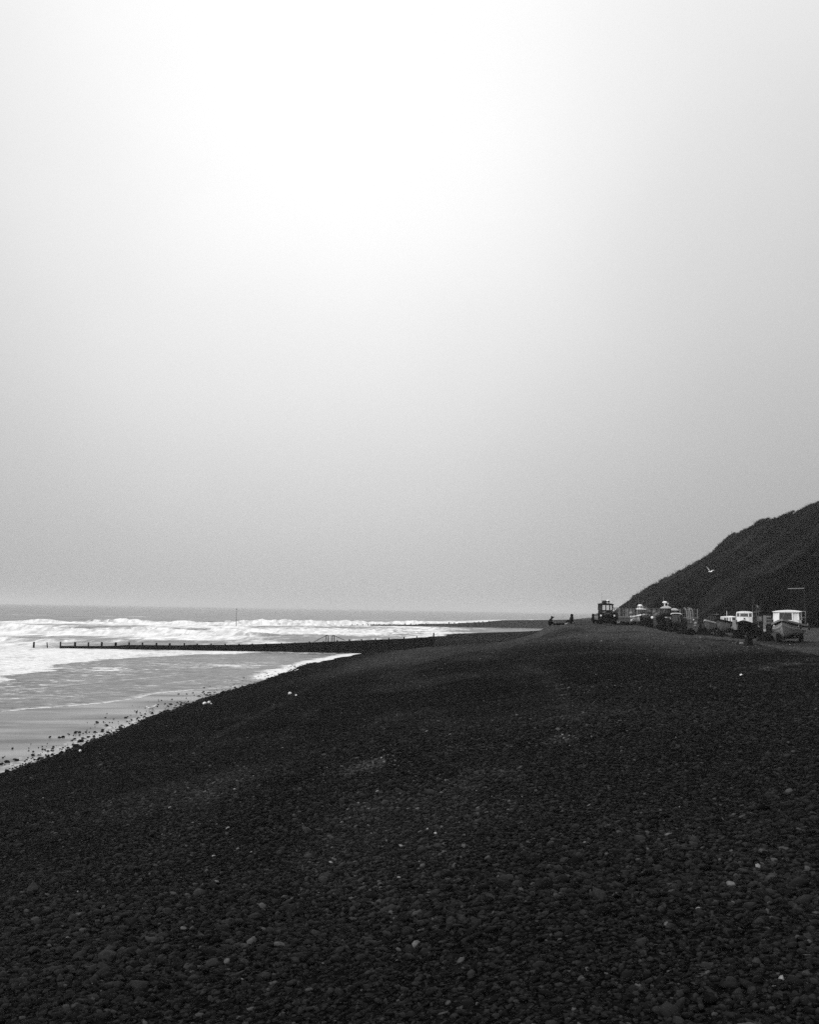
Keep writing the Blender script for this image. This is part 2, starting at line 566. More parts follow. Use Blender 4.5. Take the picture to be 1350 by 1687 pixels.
# loose stones: the nearest ones the photo resolves, and the fringe along the waterline
ICO = []
_t = (1 + 5 ** .5) / 2
ICOV = np.array([(-1, _t, 0), (1, _t, 0), (-1, -_t, 0), (1, -_t, 0), (0, -1, _t), (0, 1, _t), (0, -1, -_t), (0, 1, -_t),
                 (_t, 0, -1), (_t, 0, 1), (-_t, 0, -1), (-_t, 0, 1)]) / math.sqrt(1 + _t * _t)
ICOF = np.array([(0, 11, 5), (0, 5, 1), (0, 1, 7), (0, 7, 10), (0, 10, 11), (1, 5, 9), (5, 11, 4), (11, 10, 2), (10, 7, 6),
                 (7, 1, 8), (3, 9, 4), (3, 4, 2), (3, 2, 6), (3, 6, 8), (3, 8, 9), (4, 9, 5), (2, 4, 11), (6, 2, 10),
                 (8, 6, 7), (9, 8, 1)])


def subdiv(V, Fc):
    V = [tuple(v) for v in V]; cache = {}; out = []
    def midp(a, b):
        k = (min(a, b), max(a, b))
        if k not in cache:
            p = (np.array(V[a]) + np.array(V[b])); p = p / np.linalg.norm(p)
            V.append(tuple(p)); cache[k] = len(V) - 1
        return cache[k]
    for a, b, c in Fc:
        x, y_, z = midp(a, b), midp(b, c), midp(c, a)
        out += [(a, x, z), (b, y_, x), (c, z, y_), (x, y_, z)]
    return np.array(V), np.array(out)


ICO1V, ICO1F = subdiv(ICOV, ICOF)


def pebbles(name, X, Y, size, tone, base_v, base_f, sink=.35, z=None):
    n = len(X)
    size = size * (.60 + .85 * fbm(X * .16, Y * .30, 4, 141))
    ang = rng.uniform(0, 2 * np.pi, n)
    ax = size * rng.uniform(.8, 1.35, n); ay = size * rng.uniform(.65, 1.05, n); az = size * rng.uniform(.4, .75, n)
    jit = 1 + .16 * rng.standard_normal((n, len(base_v)))
    P = base_v[None] * jit[..., None]
    px_ = P[..., 0] * ax[:, None]; py_ = P[..., 1] * ay[:, None]; pz_ = P[..., 2] * az[:, None]
    tx = rng.uniform(-.45, .45, n)[:, None]
    pz_ = pz_ + px_ * tx
    c, s_ = np.cos(ang)[:, None], np.sin(ang)[:, None]
    zz = (ground(X, Y) if z is None else z) + az * (1 - 2 * sink) * .9
    V = np.stack([X[:, None] + px_ * c - py_ * s_, Y[:, None] + px_ * s_ + py_ * c, zz[:, None] + pz_], -1)
    Fc = base_f[None] + (np.arange(n) * len(base_v))[:, None, None]
    tone = tone * (.85 + 1.7 * np.minimum(dryness(X, Y), 1.6))
    o = np_mesh(name, V.reshape(-1, 3), Fc.reshape(-1, 3), M_PEBBLE, True,
                {'tone': np.repeat(tone, len(base_v))})
    return o


def tones(n):
    u = rng.random(n)
    t_ = .0042 + .020 * u ** 2.5
    t_ = np.where(rng.random(n) > .975, rng.uniform(.02, .07, n), t_)
    t_ = np.where(rng.random(n) > .9986, rng.uniform(.06, .24, n), t_)
    return t_


def zone(n, y0, y1, k, margin, power=1.0):
    u = rng.random(n)
    Y = y0 + (y1 - y0) * u ** power
    X = rng.uniform(-1, 1, n) * (k * Y + margin)
    m = X > shore_x(Y) + .2
    return X[m], Y[m]


X, Y = zone(34000, 6.5, 14, .43, 1.0)
o = pebbles('near_pebbles', X, Y, np.clip(rng.lognormal(-3.75, .42, len(X)), .01, .10), tones(len(X)), ICO1V, ICO1F)
tag(o, 'loose wet pebbles covering the nearest shingle', kind='stuff')
X, Y = zone(110000, 14, 36, .43, 1.0, 1.15)
o = pebbles('pebbles', X, Y, np.clip(rng.lognormal(-3.8, .42, len(X)), .01, .10), tones(len(X)), ICOV, ICOF)
tag(o, 'loose pebbles on the dark shingle slope', kind='stuff')
X, Y = zone(60000, 36, 118, .42, 2.0, 1.1)
o = pebbles('far_pebbles', X, Y, np.clip(rng.lognormal(-3.75, .40, len(X)), .012, .09), tones(len(X)) * 1.1, ICOV, ICOF)
tag(o, 'loose stones on the upper shingle', kind='stuff')
n = 9000
Y = rng.uniform(30, 118, n); off = -np.abs(rng.standard_normal(n)) * .45 * np.where(rng.random(n) > .86, 2.6, .6)
X = shore_x(Y) + .45 + off
Zs = np.maximum(ground(X, Y), .0)
o = pebbles('fringe_pebbles', X, Y, np.clip(rng.lognormal(-3.4, .45, n), .015, .11), tones(n) * .7, ICO1V, ICO1F, z=Zs)
tag(o, 'pebbles strewn along the waterline', kind='stuff')

# ------------------------------------------------------------------ wet sand (a sheet that the shingle rises through)
yy = np.concatenate([np.arange(-40, 10, 5.0), np.arange(10, GY + 6, .8)])
xx = np.concatenate([np.arange(-140, -40, 5.0), np.arange(-40, 6, .5)])
YY, XX = np.meshgrid(yy, xx, indexing='ij')


def sand_z(X, Y):
    return -.012 * np.maximum(0, -(X + 13)) ** 1.0 * .9 + .02 * (fbm(X * .15, Y * .1, 3, 4) - .5) + .012


tag(np_mesh('wet_sand', np.stack([XX, YY, sand_z(XX, YY)], -1).reshape(-1, 3), grid_faces(*XX.shape), M_SAND, True,
            {'foam': np.exp(-((XX - shore_x(YY) + .4) / .8) ** 2) * (.25 + .9 * sst(.4, .65, vnoise(YY * .09, XX * 0, 15)))}),
    'smooth wet sand mirroring the grey sky', kind='structure')

# ------------------------------------------------------------------ sea
_sw = [level(-60, 1176), level(41, 1166), level(160, 1157), level(210, 1151), level(260, 1141), level(345, 1134), level(410, 1129)]
_swy = np.array([p.y for p in _sw]); _swx = np.array([p.x for p in _sw])
_o = np.argsort(_swy); _swy = _swy[_o]; _swx = _swx[_o]
ys = []
y = 40.0
while y < 130: ys.append(y); y += .5
while y < 470: ys.append(y); y += .85
while y < 15000: ys.append(y); y *= 1.035
ys = np.array(ys)
NC = 460
left = -1.05 * ys - 60
right = np.where(ys < _swy[-1], np.interp(ys, np.concatenate([[40], _swy]), np.concatenate([[-75], _swx])), shore_x(ys) + 3.0)
right = np.where((ys < _swy[-1]), right + .9 * (fbm(ys * .3, ys * 0 + 2, 3, 14) - .5) * 2, right)
right = np.where(ys > 700, np.maximum(right, (ys - 700) * .9 + 95), right)
tt = np.linspace(0, 1, NC) ** .8
XX = left[:, None] + (right - left)[:, None] * tt[None]
YY = np.repeat(ys[:, None], NC, 1)
# swell, chop and breakers
shoal = sst(70, 190, YY)
open_ = sst(-10, -26, XX - shore_x(YY))
Z = .05 * shoal * (fbm(XX * .25, YY * .55, 4, 40) - .5) * 2
Z += sst(160, 330, YY) * .30 * (fbm(XX * .022, YY * .075, 4, 41) - .5) * sst(2500, 900, YY)
foam = np.zeros_like(Z)
lim = np.interp(XX, [-200, -120, -70, -20, 20, 60, 130], [285, 330, 390, 470, 620, 760, 900])
for k, (y0, sl, A) in enumerate([(455, -.06, 1.3), (415, -.05, 2.0), (372, -.02, 1.7), (330, -.07, 2.1), (292, -.03, 1.5), (262, -.06, 1.6),
                                 (232, -.03, 1.0), (206, -.05, .8), (182, -.03, .5), (163, -.04, .35), (500, -.03, 1.4), (560, -.03, 1.3), (640, -.02, 1.2)]):
    yc = y0 + sl * XX + 26 * (fbm(XX * .013, XX * 0 + k * 3.1, 3, 50 + k) - .5) * 2
    am = A * np.clip(2.4 * (fbm(XX * .016, XX * 0 + k * 7.7, 4, 70 + k) - .36), .06, 1.15)
    am = am * (.35 + 1.1 * fbm(XX * .45, YY * .12, 5, 90 + k)) * (.6 + .8 * vnoise(XX * .11, YY * .02, 110 + k))
    dy = YY - yc
    prof = np.where(dy < 0, np.exp(-(dy / 2.0) ** 2), np.exp(-(dy / 8.0) ** 2))
    am = am * (.12 + .88 * sst(lim + 50, lim - 10, yc)) * sst(75, 25, XX - .10 * (YY - 400) * (YY > 440))
    am = np.where(XX < -45, 1.05, .75) * am * (1 - .85 * sst(-45, -12, XX) * (YY < 412))
    Z += am * prof * open_
    rel = np.clip(am / 1.1, 0, 1)
    foam += rel * np.where(dy < 0, np.exp(-(dy / 16.0) ** 2), np.exp(-(dy / 2.6) ** 2)) * .9
    foam -= .55 * rel * np.exp(-((dy - 9) / 5.0) ** 2) * vnoise(XX * .03, YY * .02, 30 + k)
surf = sst(120, 150, YY) * sst(lim + 40, lim - 15, YY + 22 * (fbm(XX * .012, YY * 0, 3, 99) - .5) * 2)
foam = surf * (.60 + .95 * (fbm(XX * .05, YY * .035, 5, 98) - .5) + foam * .55)
# patches of whitecaps further out
foam += sst(440, 520, YY) * sst(1100, 500, YY) * sst(.60, .75, fbm(XX * .012, YY * .03, 4, 97)) * .55
# the last wave running in over the sand, left of the groyne's bay
fr = [level(-60, 1140), level(41, 1117), level(100, 1104), level(130, 1095), level(180, 1088), level(250, 1084), level(330, 1080), level(430, 1076), level(560, 1073)]
fx = np.array([p.x for p in fr]); fy = np.array([p.y for p in fr])
_o = np.argsort(fx)
xf = np.interp(YY, fy, fx) + 2.6 * (fbm(YY * .30, XX * .12, 4, 61) - .5) * 2
front = YY - (xf - XX) * .8
inrun = sst(-.3, 1.4, xf - XX) * sst(172, 135, YY)
foam = np.maximum(foam, inrun * (.74 + .35 * (fbm(XX * .16, YY * .12, 4, 63) - .4)))
Z += .07 * sst(-.2, 1.0, xf - XX) * sst(160, 130, YY)
wash = sst(.0, 6, _swy[0] * 0 + YY - 60) * (1 - inrun) * sst(150, 120, YY)
foam = np.maximum(foam, wash * (.31 + .60 * (fbm(XX * .10, YY * .10, 5, 64) - .4)))
# white strip along the shingle
ds = shore_x(YY) - XX
strip = sst(2.6 + 1.0, .4, ds + 1.6 * (fbm(XX * .4, YY * .25, 3, 66) - .5)) * sst(84, 95, YY) * sst(GY + 20, GY, YY)
foam = np.maximum(foam, strip * .95)
bay = sst(10, 2, ds) * sst(GY + 6, GY + 20, YY) * sst(330, 250, YY)
foam = np.maximum(foam, bay * .7)
foam = foam * (1 - .95 * sst(22, 36, XX) * sst(200, 300, YY) * sst(398, 388, YY))
# thin bright lines where the swash stops
edge = np.exp(-((XX - right[:, None]) / .7) ** 2) * (ys < _swy[-1])[:, None] * (.45 + vnoise(XX * .3, YY * .3, 67))
for (a, b_) in (((-40, 1152), (190, 1145)), ((60, 1168 - 22), (330, 1120)), ((41, 1135), (300, 1112))):
    p, q = level(*a), level(*b_)
    tq = (XX - p.x) / (q.x - p.x)
    yl = p.y + (q.y - p.y) * tq + 1.0 * (fbm(XX * .5, XX * 0 + a[1], 3, 68) - .5) * 2
    edge = np.maximum(edge, np.exp(-((YY - yl) / .45) ** 2) * sst(-.1, .1, tq) * sst(1.1, .9, tq) * sst(.35, .6, vnoise(XX * .4, YY * .1, 69)) * .75)
Z = Z + .02
sz = sand_z(XX, YY)
thin = (ys < _swy[-1])[:, None] * sst(3.0, .1, right[:, None] - XX)
Z = np.maximum(Z, np.where(YY < 150, sz + .014, -9))
Z = Z * (1 - thin) + (sz + .004) * thin
tag(np_mesh('sea', np.stack([XX, YY, Z], -1).reshape(-1, 3), grid_faces(*XX.shape), M_SEA, True,
            {'foam': np.clip(foam, 0, 1), 'edge': np.clip(edge, 0, 1), 'offshore': sst(105, 200, YY)}),
    'grey sea with lines of white breakers', kind='structure')

# ------------------------------------------------------------------ cliff
_ty = np.array([-120, 60, 100, 150, 220, 260, 320, 420, 600]); _tx = np.array([56, 47, 44.5, 42.5, 41, 45, 64, 108, 190.0])
_ps = np.array([-6, 0] + list(range(2, 50, 2)) + [54, 60, 80, 150], float)
_pz = np.array([-1.5, 0.0, 0.33, 1.81, 3.29, 4.95, 6.48, 7.84, 8.71, 9.57, 10.74, 12.01, 13.39, 14.77, 15.95, 17.55, 19.58, 21.25, 21.03, 20.61, 22.25, 23.14, 24.26, 25.23,
                26.21, 26.96, 29.21, 30.42, 33.5, 35.0])


def hill_z(X, Y):
    s = X - np.interp(Y, _ty, _tx)
    s2 = s + (3.2 * (fbm(Y * .045, s * .02, 4, 77) - .5) * 2) * sst(2, 14, s) * (1 - .8 * np.exp(-((Y - 222) / 16.0) ** 2))
    z = 3.9 + np.interp(s2, _ps, _pz)
    z = z + (1.5 * (fbm(X * .085, Y * .06, 4, 78) - .56) * (1 - .6 * np.exp(-((Y - 222) / 16.0) ** 2)) + .9 * (fbm(X * .25, Y * .25, 3, 178) - .5) + .5 * (fbm(X * .5, Y * .5, 3, 79) - .5)) * sst(0, 5, s)
    k = 1 - .35 * sst(235, 420, Y)
    return 3.9 + (z - 3.9) * k


def hill_streak(X, Y):
    g = fbm(Y * .085 + .6 * fbm(X * .05, Y * .05, 3, 180), X * .018, 5, 181)
    g2 = fbm(Y * .22 + .8 * fbm(X * .1, Y * .1, 3, 183), X * .05, 4, 184)
    return .55 + (1.5 * sst(.40, .70, g) + 1.1 * sst(.45, .7, g2)) * (.2 + 1.3 * fbm(X * .15, Y * .15, 4, 182))


yy = np.concatenate([np.arange(-120, 60, 6.0), np.arange(60, 270, 1.0), np.arange(270, 600, 6.0)])
ss = np.concatenate([np.arange(-6, 60, .7), np.arange(60, 260, 6.0)])
SS, YY = np.meshgrid(ss, yy)
XX = SS + np.interp(YY, _ty, _tx)
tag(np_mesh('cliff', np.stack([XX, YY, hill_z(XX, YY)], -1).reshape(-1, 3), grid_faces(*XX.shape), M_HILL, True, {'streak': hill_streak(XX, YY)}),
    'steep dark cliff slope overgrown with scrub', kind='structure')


def twigs(P, hgt, nb, tone, spread=.5, w=.05):
    """thin upright blades around the points P"""
    n = len(P); N = n * nb
    base = np.repeat(P, nb, 0); hh = np.repeat(hgt, nb) * rng.uniform(.5, 1.1, N)
    base = base + np.stack([rng.normal(0, .28, N) * hh, rng.normal(0, .28, N) * hh, np.full(N, -.15)], -1)
    a = rng.uniform(0, 2 * np.pi, N)
    lean = np.stack([rng.normal(-.12, spread, N), rng.normal(0, spread, N), np.ones(N)], -1)
    tip = base + lean * hh[:, None]
    midp = base + (tip - base) * .55 + rng.normal(0, .08, (N, 3)) * hh[:, None]
    wv = np.stack([np.cos(a), np.sin(a), 0 * a], -1) * (w * rng.uniform(.6, 1.4, N))[:, None]
    V = np.stack([base - wv, base + wv, midp + wv * .7, tip, midp - wv * .7], 1).reshape(-1, 3)
    Fi = (np.arange(N) * 5)[:, None] + np.array([[0, 1, 2, 3, 4]])
    return V, Fi, np.repeat(np.repeat(tone, nb) * rng.uniform(.6, 1.4, N), 5)


n = 60000
Y = 70 + 190 * rng.random(n) ** .9
s = 1 + 60 * rng.random(n)
X = s + np.interp(Y, _ty, _tx)
dens = fbm(X * .09, Y * .09, 4, 83)
m_ = rng.random(n) < sst(.30, .62, dens) + .25
X, Y = X[m_], Y[m_]
# extra growth along the skyline seen from the beach
Ys = rng.uniform(205, 243, 9000); Xs_ = rng.uniform(1, 62, 9000) + np.interp(Ys, _ty, _tx)
X = np.concatenate([X, Xs_]); Y = np.concatenate([Y, Ys])
P = np.stack([X, Y, hill_z(X, Y)], -1)
hg = np.clip(rng.lognormal(-1.1, .4, len(X)) * (.45 + 1.1 * fbm(X * .12, Y * .12, 3, 84)), .12, 1.3)
V, Fi, tn = twigs(P, hg, 7, (.0022 + .006 * fbm(X * .06, Y * .06, 4, 85)) * np.interp(Y, [135, 215], [.8, 2.2]) * hill_streak(X, Y), .45, .03)  # tone rises with distance: haze painted in, as on the slope
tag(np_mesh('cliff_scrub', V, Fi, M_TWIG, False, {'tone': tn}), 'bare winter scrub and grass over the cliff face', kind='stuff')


def shrub(px, Yd, hgt, wid, label):
    r = (px - CX) / F
    x = r * Yd; z = float(hill_z(np.array([x]), np.array([Yd]))[0])
    root = thing('shrub', label, 'shrub', (x, Yd, z), 0, 'bare shrubs on the cliff top')
    nn = int(150 * wid)
    q = rng.normal(0, 1, (nn, 3)); q /= np.linalg.norm(q, axis=1)[:, None]
    q *= rng.random(nn)[:, None] ** .4
    Pq = np.stack([q[:, 0] * wid, q[:, 1] * wid * .8, hgt * .30 + q[:, 2] * hgt * .42 + .62 * q[:, 0] * wid], -1)
    V, Fi, tn = twigs(Pq, np.full(nn, hgt * .5), 5, np.full(nn, .008), .55, .018)
    np_mesh('crown', V, Fi, M_TWIG, False, {'tone': tn}, root)
    b = MB()
    rr = random.Random(int(px))
    for k in range(7):
        a = rr.uniform(0, 6.28)
        b.tube((.1 * math.cos(a), .1 * math.sin(a), -.4), (wid * .6 * math.cos(a), wid * .5 * math.sin(a), hgt * rr.uniform(.5, .85)), .07, .02, 5)
    b.build('trunk', M_TIMBER, root)




def skyline(px):
    """distance at which the slope stands highest in that direction"""
    r = (px - CX) / F
    Ys_ = np.arange(150, 300, 1.0)
    return float(Ys_[np.argmax((hill_z(r * Ys_, Ys_) - H) / Ys_)])


for px, hgt, wid, lab in ((1254, .8, 1.1, 'broad bare shrub left of the notch in the cliff skyline'),
                          (1264, .7, 1.0, 'leaning bare shrub right at the notch in the cliff skyline'),
                          (1290, .6, 1.0, 'bare shrub just right of the notch in the cliff skyline'),
                          (1303, .7, 1.2, 'highest bare shrub on the cliff skyline near the right edge'),
                          (1210, .5, .7, 'small bare bush breaking the cliff skyline midway up the slope')):
    shrub(px, skyline(px), hgt, wid, lab)
rr = random.Random(5)
for px in (1047, 1071, 1098, 1119, 1152, 1183, 1228, 1243, 1318, 1336):
    shrub(px + rr.uniform(-4, 4), skyline(px) - 1, rr.uniform(.4, .7), rr.uniform(.5, 1.0), 'low bare scrub bush roughening the cliff skyline')

# ------------------------------------------------------------------ near groyne
g0 = level(100, 1067)
GX0, GX1 = at(100, 1060, GY).x, at(715, 1050, GY).x


def gtop(px, py):
    p = at(px, py, GY); return (p.x, p.z)


_gt = [gtop(100, 1064.0), gtop(190, 1064.0), gtop(200, 1062.2), gtop(300, 1063.0), gtop(304, 1062), gtop(370, 1062.2), gtop(440, 1060.5), gtop(500, 1058.5),
       gtop(540, 1057.0), gtop(600, 1054.5), gtop(660, 1052), gtop(715, 1049)]
_gx = np.array([p[0] for p in _gt]); _gzv = np.array([p[1] for p in _gt])
groyne = thing('groyne', 'long dark timber groyne running from the shingle out into the surf', 'groyne', (GX0, GY, 0))


def lx(px): return at(px, 1060, GY).x - GX0


b = MB()
npl = 40
xe = np.linspace(GX0, GX1, npl + 1)
for i in range(npl):
    a, c = xe[i], xe[i + 1]
    za, zc = np.interp([a, c], _gx, _gzv)
    lo = -1.2
    zt = (za + zc) / 2
    k = 0
    top_a, top_c = za, zc
    while top_a > lo and k < 16:
        h_ = .235
        jit = random.uniform(-.012, .012)
        x0, x1 = a - GX0 + .004, c - GX0 - .004
        vs = []
        for yy_ in (-.05 + jit, .05 + jit):
            vs += [(x0, yy_, top_a - h_), (x1, yy_, top_c - h_), (x1, yy_, top_c), (x0, yy_, top_a)]
        b.add(vs, [(0, 1, 2, 3), (7, 6, 5, 4), (3, 2, 6, 7), (0, 4, 5, 1), (1, 5, 6, 2), (0, 3, 7, 4)])
        top_a -= .245; top_c -= .245; k += 1
for i in range(npl):
    a, c = xe[i] - GX0, xe[i + 1] - GX0
    za, zc = np.interp([xe[i], xe[i + 1]], _gx, _gzv) - .03
    vs = []
    for yy_ in (-.03, .03):
        vs += [(a, yy_, -1.2), (c, yy_, -1.2), (c, yy_, zc), (a, yy_, za)]
    b.add(vs, [(0, 1, 2, 3), (7, 6, 5, 4), (3, 2, 6, 7)])
b.build('plank_wall', M_TIMBER, groyne)
_posts = [(100, 1057, 1.6), (124, 1057.5, 3.4), (146, 1058, 2.4), (168, 1057.5, 3.0), (191, 1058, 3.8), (213, 1058, 2.6), (235, 1058.5, 2.6), (258, 1059, 3), (280, 1059.5, 3.2),
          (304, 1059, 2.2), (325, 1060, 2.2), (348, 1060, 2.4), (371, 1060.3, 2.4), (394, 1060.3, 2.4), (416, 1060, 2.4), (438, 1059.6, 2), (464, 1058.6, 2), (486, 1058, 2), (510, 1056.6, 2.6),
          (533, 1055.8, 2.4), (556, 1054.5, 2.6), (576, 1053.2, 3), (596, 1052.6, 2.4), (619, 1051.3, 2.4), (641, 1050.3, 2.4), (666, 1049, 2.6), (687, 1047.6, 2.2), (715, 1042.5, 2.6)]
for px, py, wpx in _posts:
    p = at(px, py, GY - .16)
    b = MB()
    w_ = max(.15, wpx * GY / F * .85)
    zt = p.z
    b.box((0, 0, (zt - 1.6) / 2), (w_, .24, zt + 1.6), bev=.025)
    b.build('post', M_TIMBER, groyne, loc=(p.x - GX0, -.16 - .04, 0))
# the stile over the groyne
st = MB()
for px in (537.8, 540.6, 547.8, 550.6):
    p = at(px, 1046.3, GY)
    st.tube((p.x - GX0, -.05, p.z), (p.x - GX0 + (.06 if px in (540.6, 550.6) else -.08), -.05, p.z - 1.0), .05, .06, 6)
for px in (539, 549.3):
    p = at(px, 1046.3, GY)
    st.tube((p.x - GX0 - .12, -.05, p.z), (p.x - GX0 + .12, -.05, p.z), .055, .055, 6)
p = at(544, 1057.3, GY)
st.box((p.x - GX0, -.25, p.z), (.8, .35, .1))
stile = st.build('stile', M_TIMBER, groyne)
for a, c in (((539, 1046.3), (518, 1057)), ((549.4, 1046.3), (569, 1055))):
    p, q = at(*a, GY), at(*c, GY)
    MB().tube((p.x - GX0, -.05, p.z), (q.x - GX0, -.05, q.z), .04, .04, 6).build('handrail', M_TIMBER, stile)

# lone posts seaward of the groyne
for px, py, hpx, lab in ((55.5, 1061, 3, 'thick lone post stump standing in the surf, farthest out from the groyne'),
                         (80, 1060.5, 2.2, 'thin leaning post stump in the surf, nearest the groyne end')):
    p = at(px, py, GY)
    t_ = thing('post_stump', lab, 'post', (p.x, GY, -.5), 0, 'post stumps seaward of the groyne')
    r_ = .13 if px < 60 else .07
    le = .05 if px < 60 else -.35
    hh = p.z + hpx * GY / F + .5
    b = MB(); b.tube((0, 0, -.5), (le * hh * .5, 0, hh), r_ * 1.15, r_, 8)
    b.build('stump', M_TIMBER, t_)
    b = MB(); b.blob((le * hh * .5, 0, hh), (r_ * 1.05, r_ * 1.05, r_ * .5), 8, 5, .15, 2); b.build('weed_cap', M_NET, t_)

# ------------------------------------------------------------------ far groyne
Y2 = 394.0
far = thing('groyne', 'hazy far groyne low in the water beyond the surf', 'groyne', (at(595, 1029, Y2).x, Y2, 0))
fx0 = far.location.x
_ft = [(610, 1028.6), (688, 1028.8), (690, 1027.6), (752, 1027), (756, 1026.4), (800, 1024.5), (812, 1023), (830, 1021.6), (905, 1021.0), (1000, 1020.6)]
b = MB()
for (a, c) in zip(_ft[:-1], _ft[1:]):
    p, q = at(*a, Y2), at(*c, Y2)
    for yy_ in (0,):
        x0, x1 = p.x - fx0 + .005, q.x - fx0 - .005
        z0 = -1.0
        vs = []
        for ya in (-.12, .12):
            vs += [(x0, ya, z0), (x1, ya, z0), (x1, ya, q.z), (x0, ya, p.z)]
        b.add(vs, [(0, 1, 2, 3), (7, 6, 5, 4), (3, 2, 6, 7), (0, 4, 5, 1), (1, 5, 6, 2), (0, 3, 7, 4)])
b.build('plank_wall', M_TIMBER_HAZED, far)
for px, py in [(580, 1028.3), (589, 1028), (598, 1028.2), (607, 1028), (616, 1027.6), (625, 1027.8), (633, 1027.8), (642, 1028), (650, 1028), (668, 1027), (677, 1026.8), (686, 1027.6), (695, 1027), (702, 1026.4),
               (740, 1024.8), (749, 1025.4), (757, 1025.6), (770, 1025), (782, 1024.2), (789, 1023.6), (796, 1023.4), (806, 1022.6)]:
    p = at(px, py, Y2 - .25)
    b = MB(); b.box((0, 0, (p.z - 1.0) / 2), (.36, .3, p.z + 1.0), bev=.03)
    b.build('post', M_TIMBER_HAZED, far, loc=(p.x - fx0, -.3, 0))

# marker pole out in the surf
D = 330
p, q = at(390, 1003.5, D), at(389.2, 1026, D)
mk = thing('marker_pole', 'tall thin marker pole standing in the breakers', 'marker pole', (q.x, D, -1.0))
b = MB(); b.tube((0, 0, -.6), (p.x - q.x, 0, p.z + 1), .09, .05, 8); b.build('pole', M_TIMBER_HAZED, mk)
b = MB(); b.box((p.x - q.x, 0, p.z + 1.0), (.26, .26, .4), bev=.05); b.build('top_mark', M_TIMBER_HAZED, mk)
s_ = at(396.5, 1023.5, D)
b = MB(); b.tube((p.x - q.x - .1, 0, p.z - 3.0 + 1), (s_.x - q.x, .2, s_.z + 1 - .6), .05, .05, 6)
b.build('stay', M_TIMBER_HAZED, mk)

# ------------------------------------------------------------------ promenade return wall with fence
WY = 150.0
wa, wc = at(1021, 1015, WY), at(1150, 1015, WY)
wall = thing('sea_wall', 'grey concrete sea wall under the fence at the foot of the cliff', 'sea wall', (wa.x, WY, 3.4))
L = wc.x - wa.x
b = MB(); b.box((L / 2, 0, (wa.z - 3.4 - .25) / 2 - .2), (L, .5, wa.z - 3.4 - .25 + .4)); b.build('wall', M_CONC, wall)
b = MB(); b.box((L / 2, 0, wa.z - 3.4 - .12), (L + .1, .62, .235), bev=.03); b.build('coping', M_MIDGREY, wall)
ft = at(1021, 1001.3, WY).z
fence = thing('promenade_fence', 'tall fence of weathered pales and posts on the sea wall', 'fence', (wa.x, WY, wa.z))
fh = ft - wa.z
for k in range(10):
    x = L * k / 9.0
    b = MB(); b.tube((x, 0, 0), (x, 0, fh), .045, .045, 6); b.build('post', M_STEEL, fence)
for zr in (fh - .03, fh * .45):
    b = MB(); b.box((L / 2, -.05, zr), (L, .04, .055)); b.build('rail', M_MIDGREY, fence)
fpx = lambda px: at(px, 1010, WY).x - wa.x
for px0, px1, mt, nm in ((1026.5, 1029, M_BOARD, 0), (1030.5, 1033.5, M_GREY, 0), (1035.6, 1037.4, M_BOARD, 0), (1038.6, 1041.2, M_GREY, 0), (1042.2, 1043.6, M_BOARD, 0),
                         (1044.6, 1046.6, M_GREY, 0), (1066, 1073, M_BOARD, 0), (1075, 1082, M_BOARD, 0), (1084, 1090, M_BOARD, 0)):
    x0, x1 = fpx(px0), fpx(px1)
    b = MB(); b.box(((x0 + x1) / 2, .06, fh * .48), (x1 - x0, .04, fh * .9)); b.build('pale', mt, fence)
for k in range(34):
    x = L * (k + .5) / 34
    b = MB(); b.box((x, .0, fh * .5), (.05, .03, fh * .96)); b.build('bar', M_MIDGREY, fence)
# curved steel ladder at the wall's right end
ld = at(1136, 1018, WY - 1.2)
lad = thing('hooped_ladder', 'pale curved steel ladder hooped over the sea wall', 'ladder', (ld.x, WY - 1.2, 4.2))
ztop = at(1136, 1001.5, WY - 1.2).z - 4.2
for sx in (-.42, .12):
    pts = [(sx - .22, .5, ztop - .02), (sx - .12, .1, ztop), (sx, -.05, ztop - .35), (sx + .08, -.1, ztop - .8), (sx + .1, -.1, ztop - 1.5), (sx + .08, -.1, 0)]
    b = MB(); b.path(pts, .045, 6); b.build('rail', M_STEEL, lad)
b = MB(); b.path([(.1, .45, ztop), (.38, .1, ztop - .05), (.5, -.05, ztop - .5), (.52, -.1, ztop - 1.0), (.46, -.1, ztop - 1.5)], .035, 6); b.build('hoop', M_STEEL, lad)
for k in range(7):
    z = ztop - .25 - .24 * k
    b = MB(); b.tube((-.36 + .03 * min(k, 3), -.1, z), (.18 + .03 * min(k, 3), -.1, z), .025, .025, 6); b.build('rung', M_STEEL, lad)
b = MB(); b.box((.05, -.1, ztop - 1.62), (1.05, .3, .1)); b.build('step_plate', M_MIDGREY, lad)

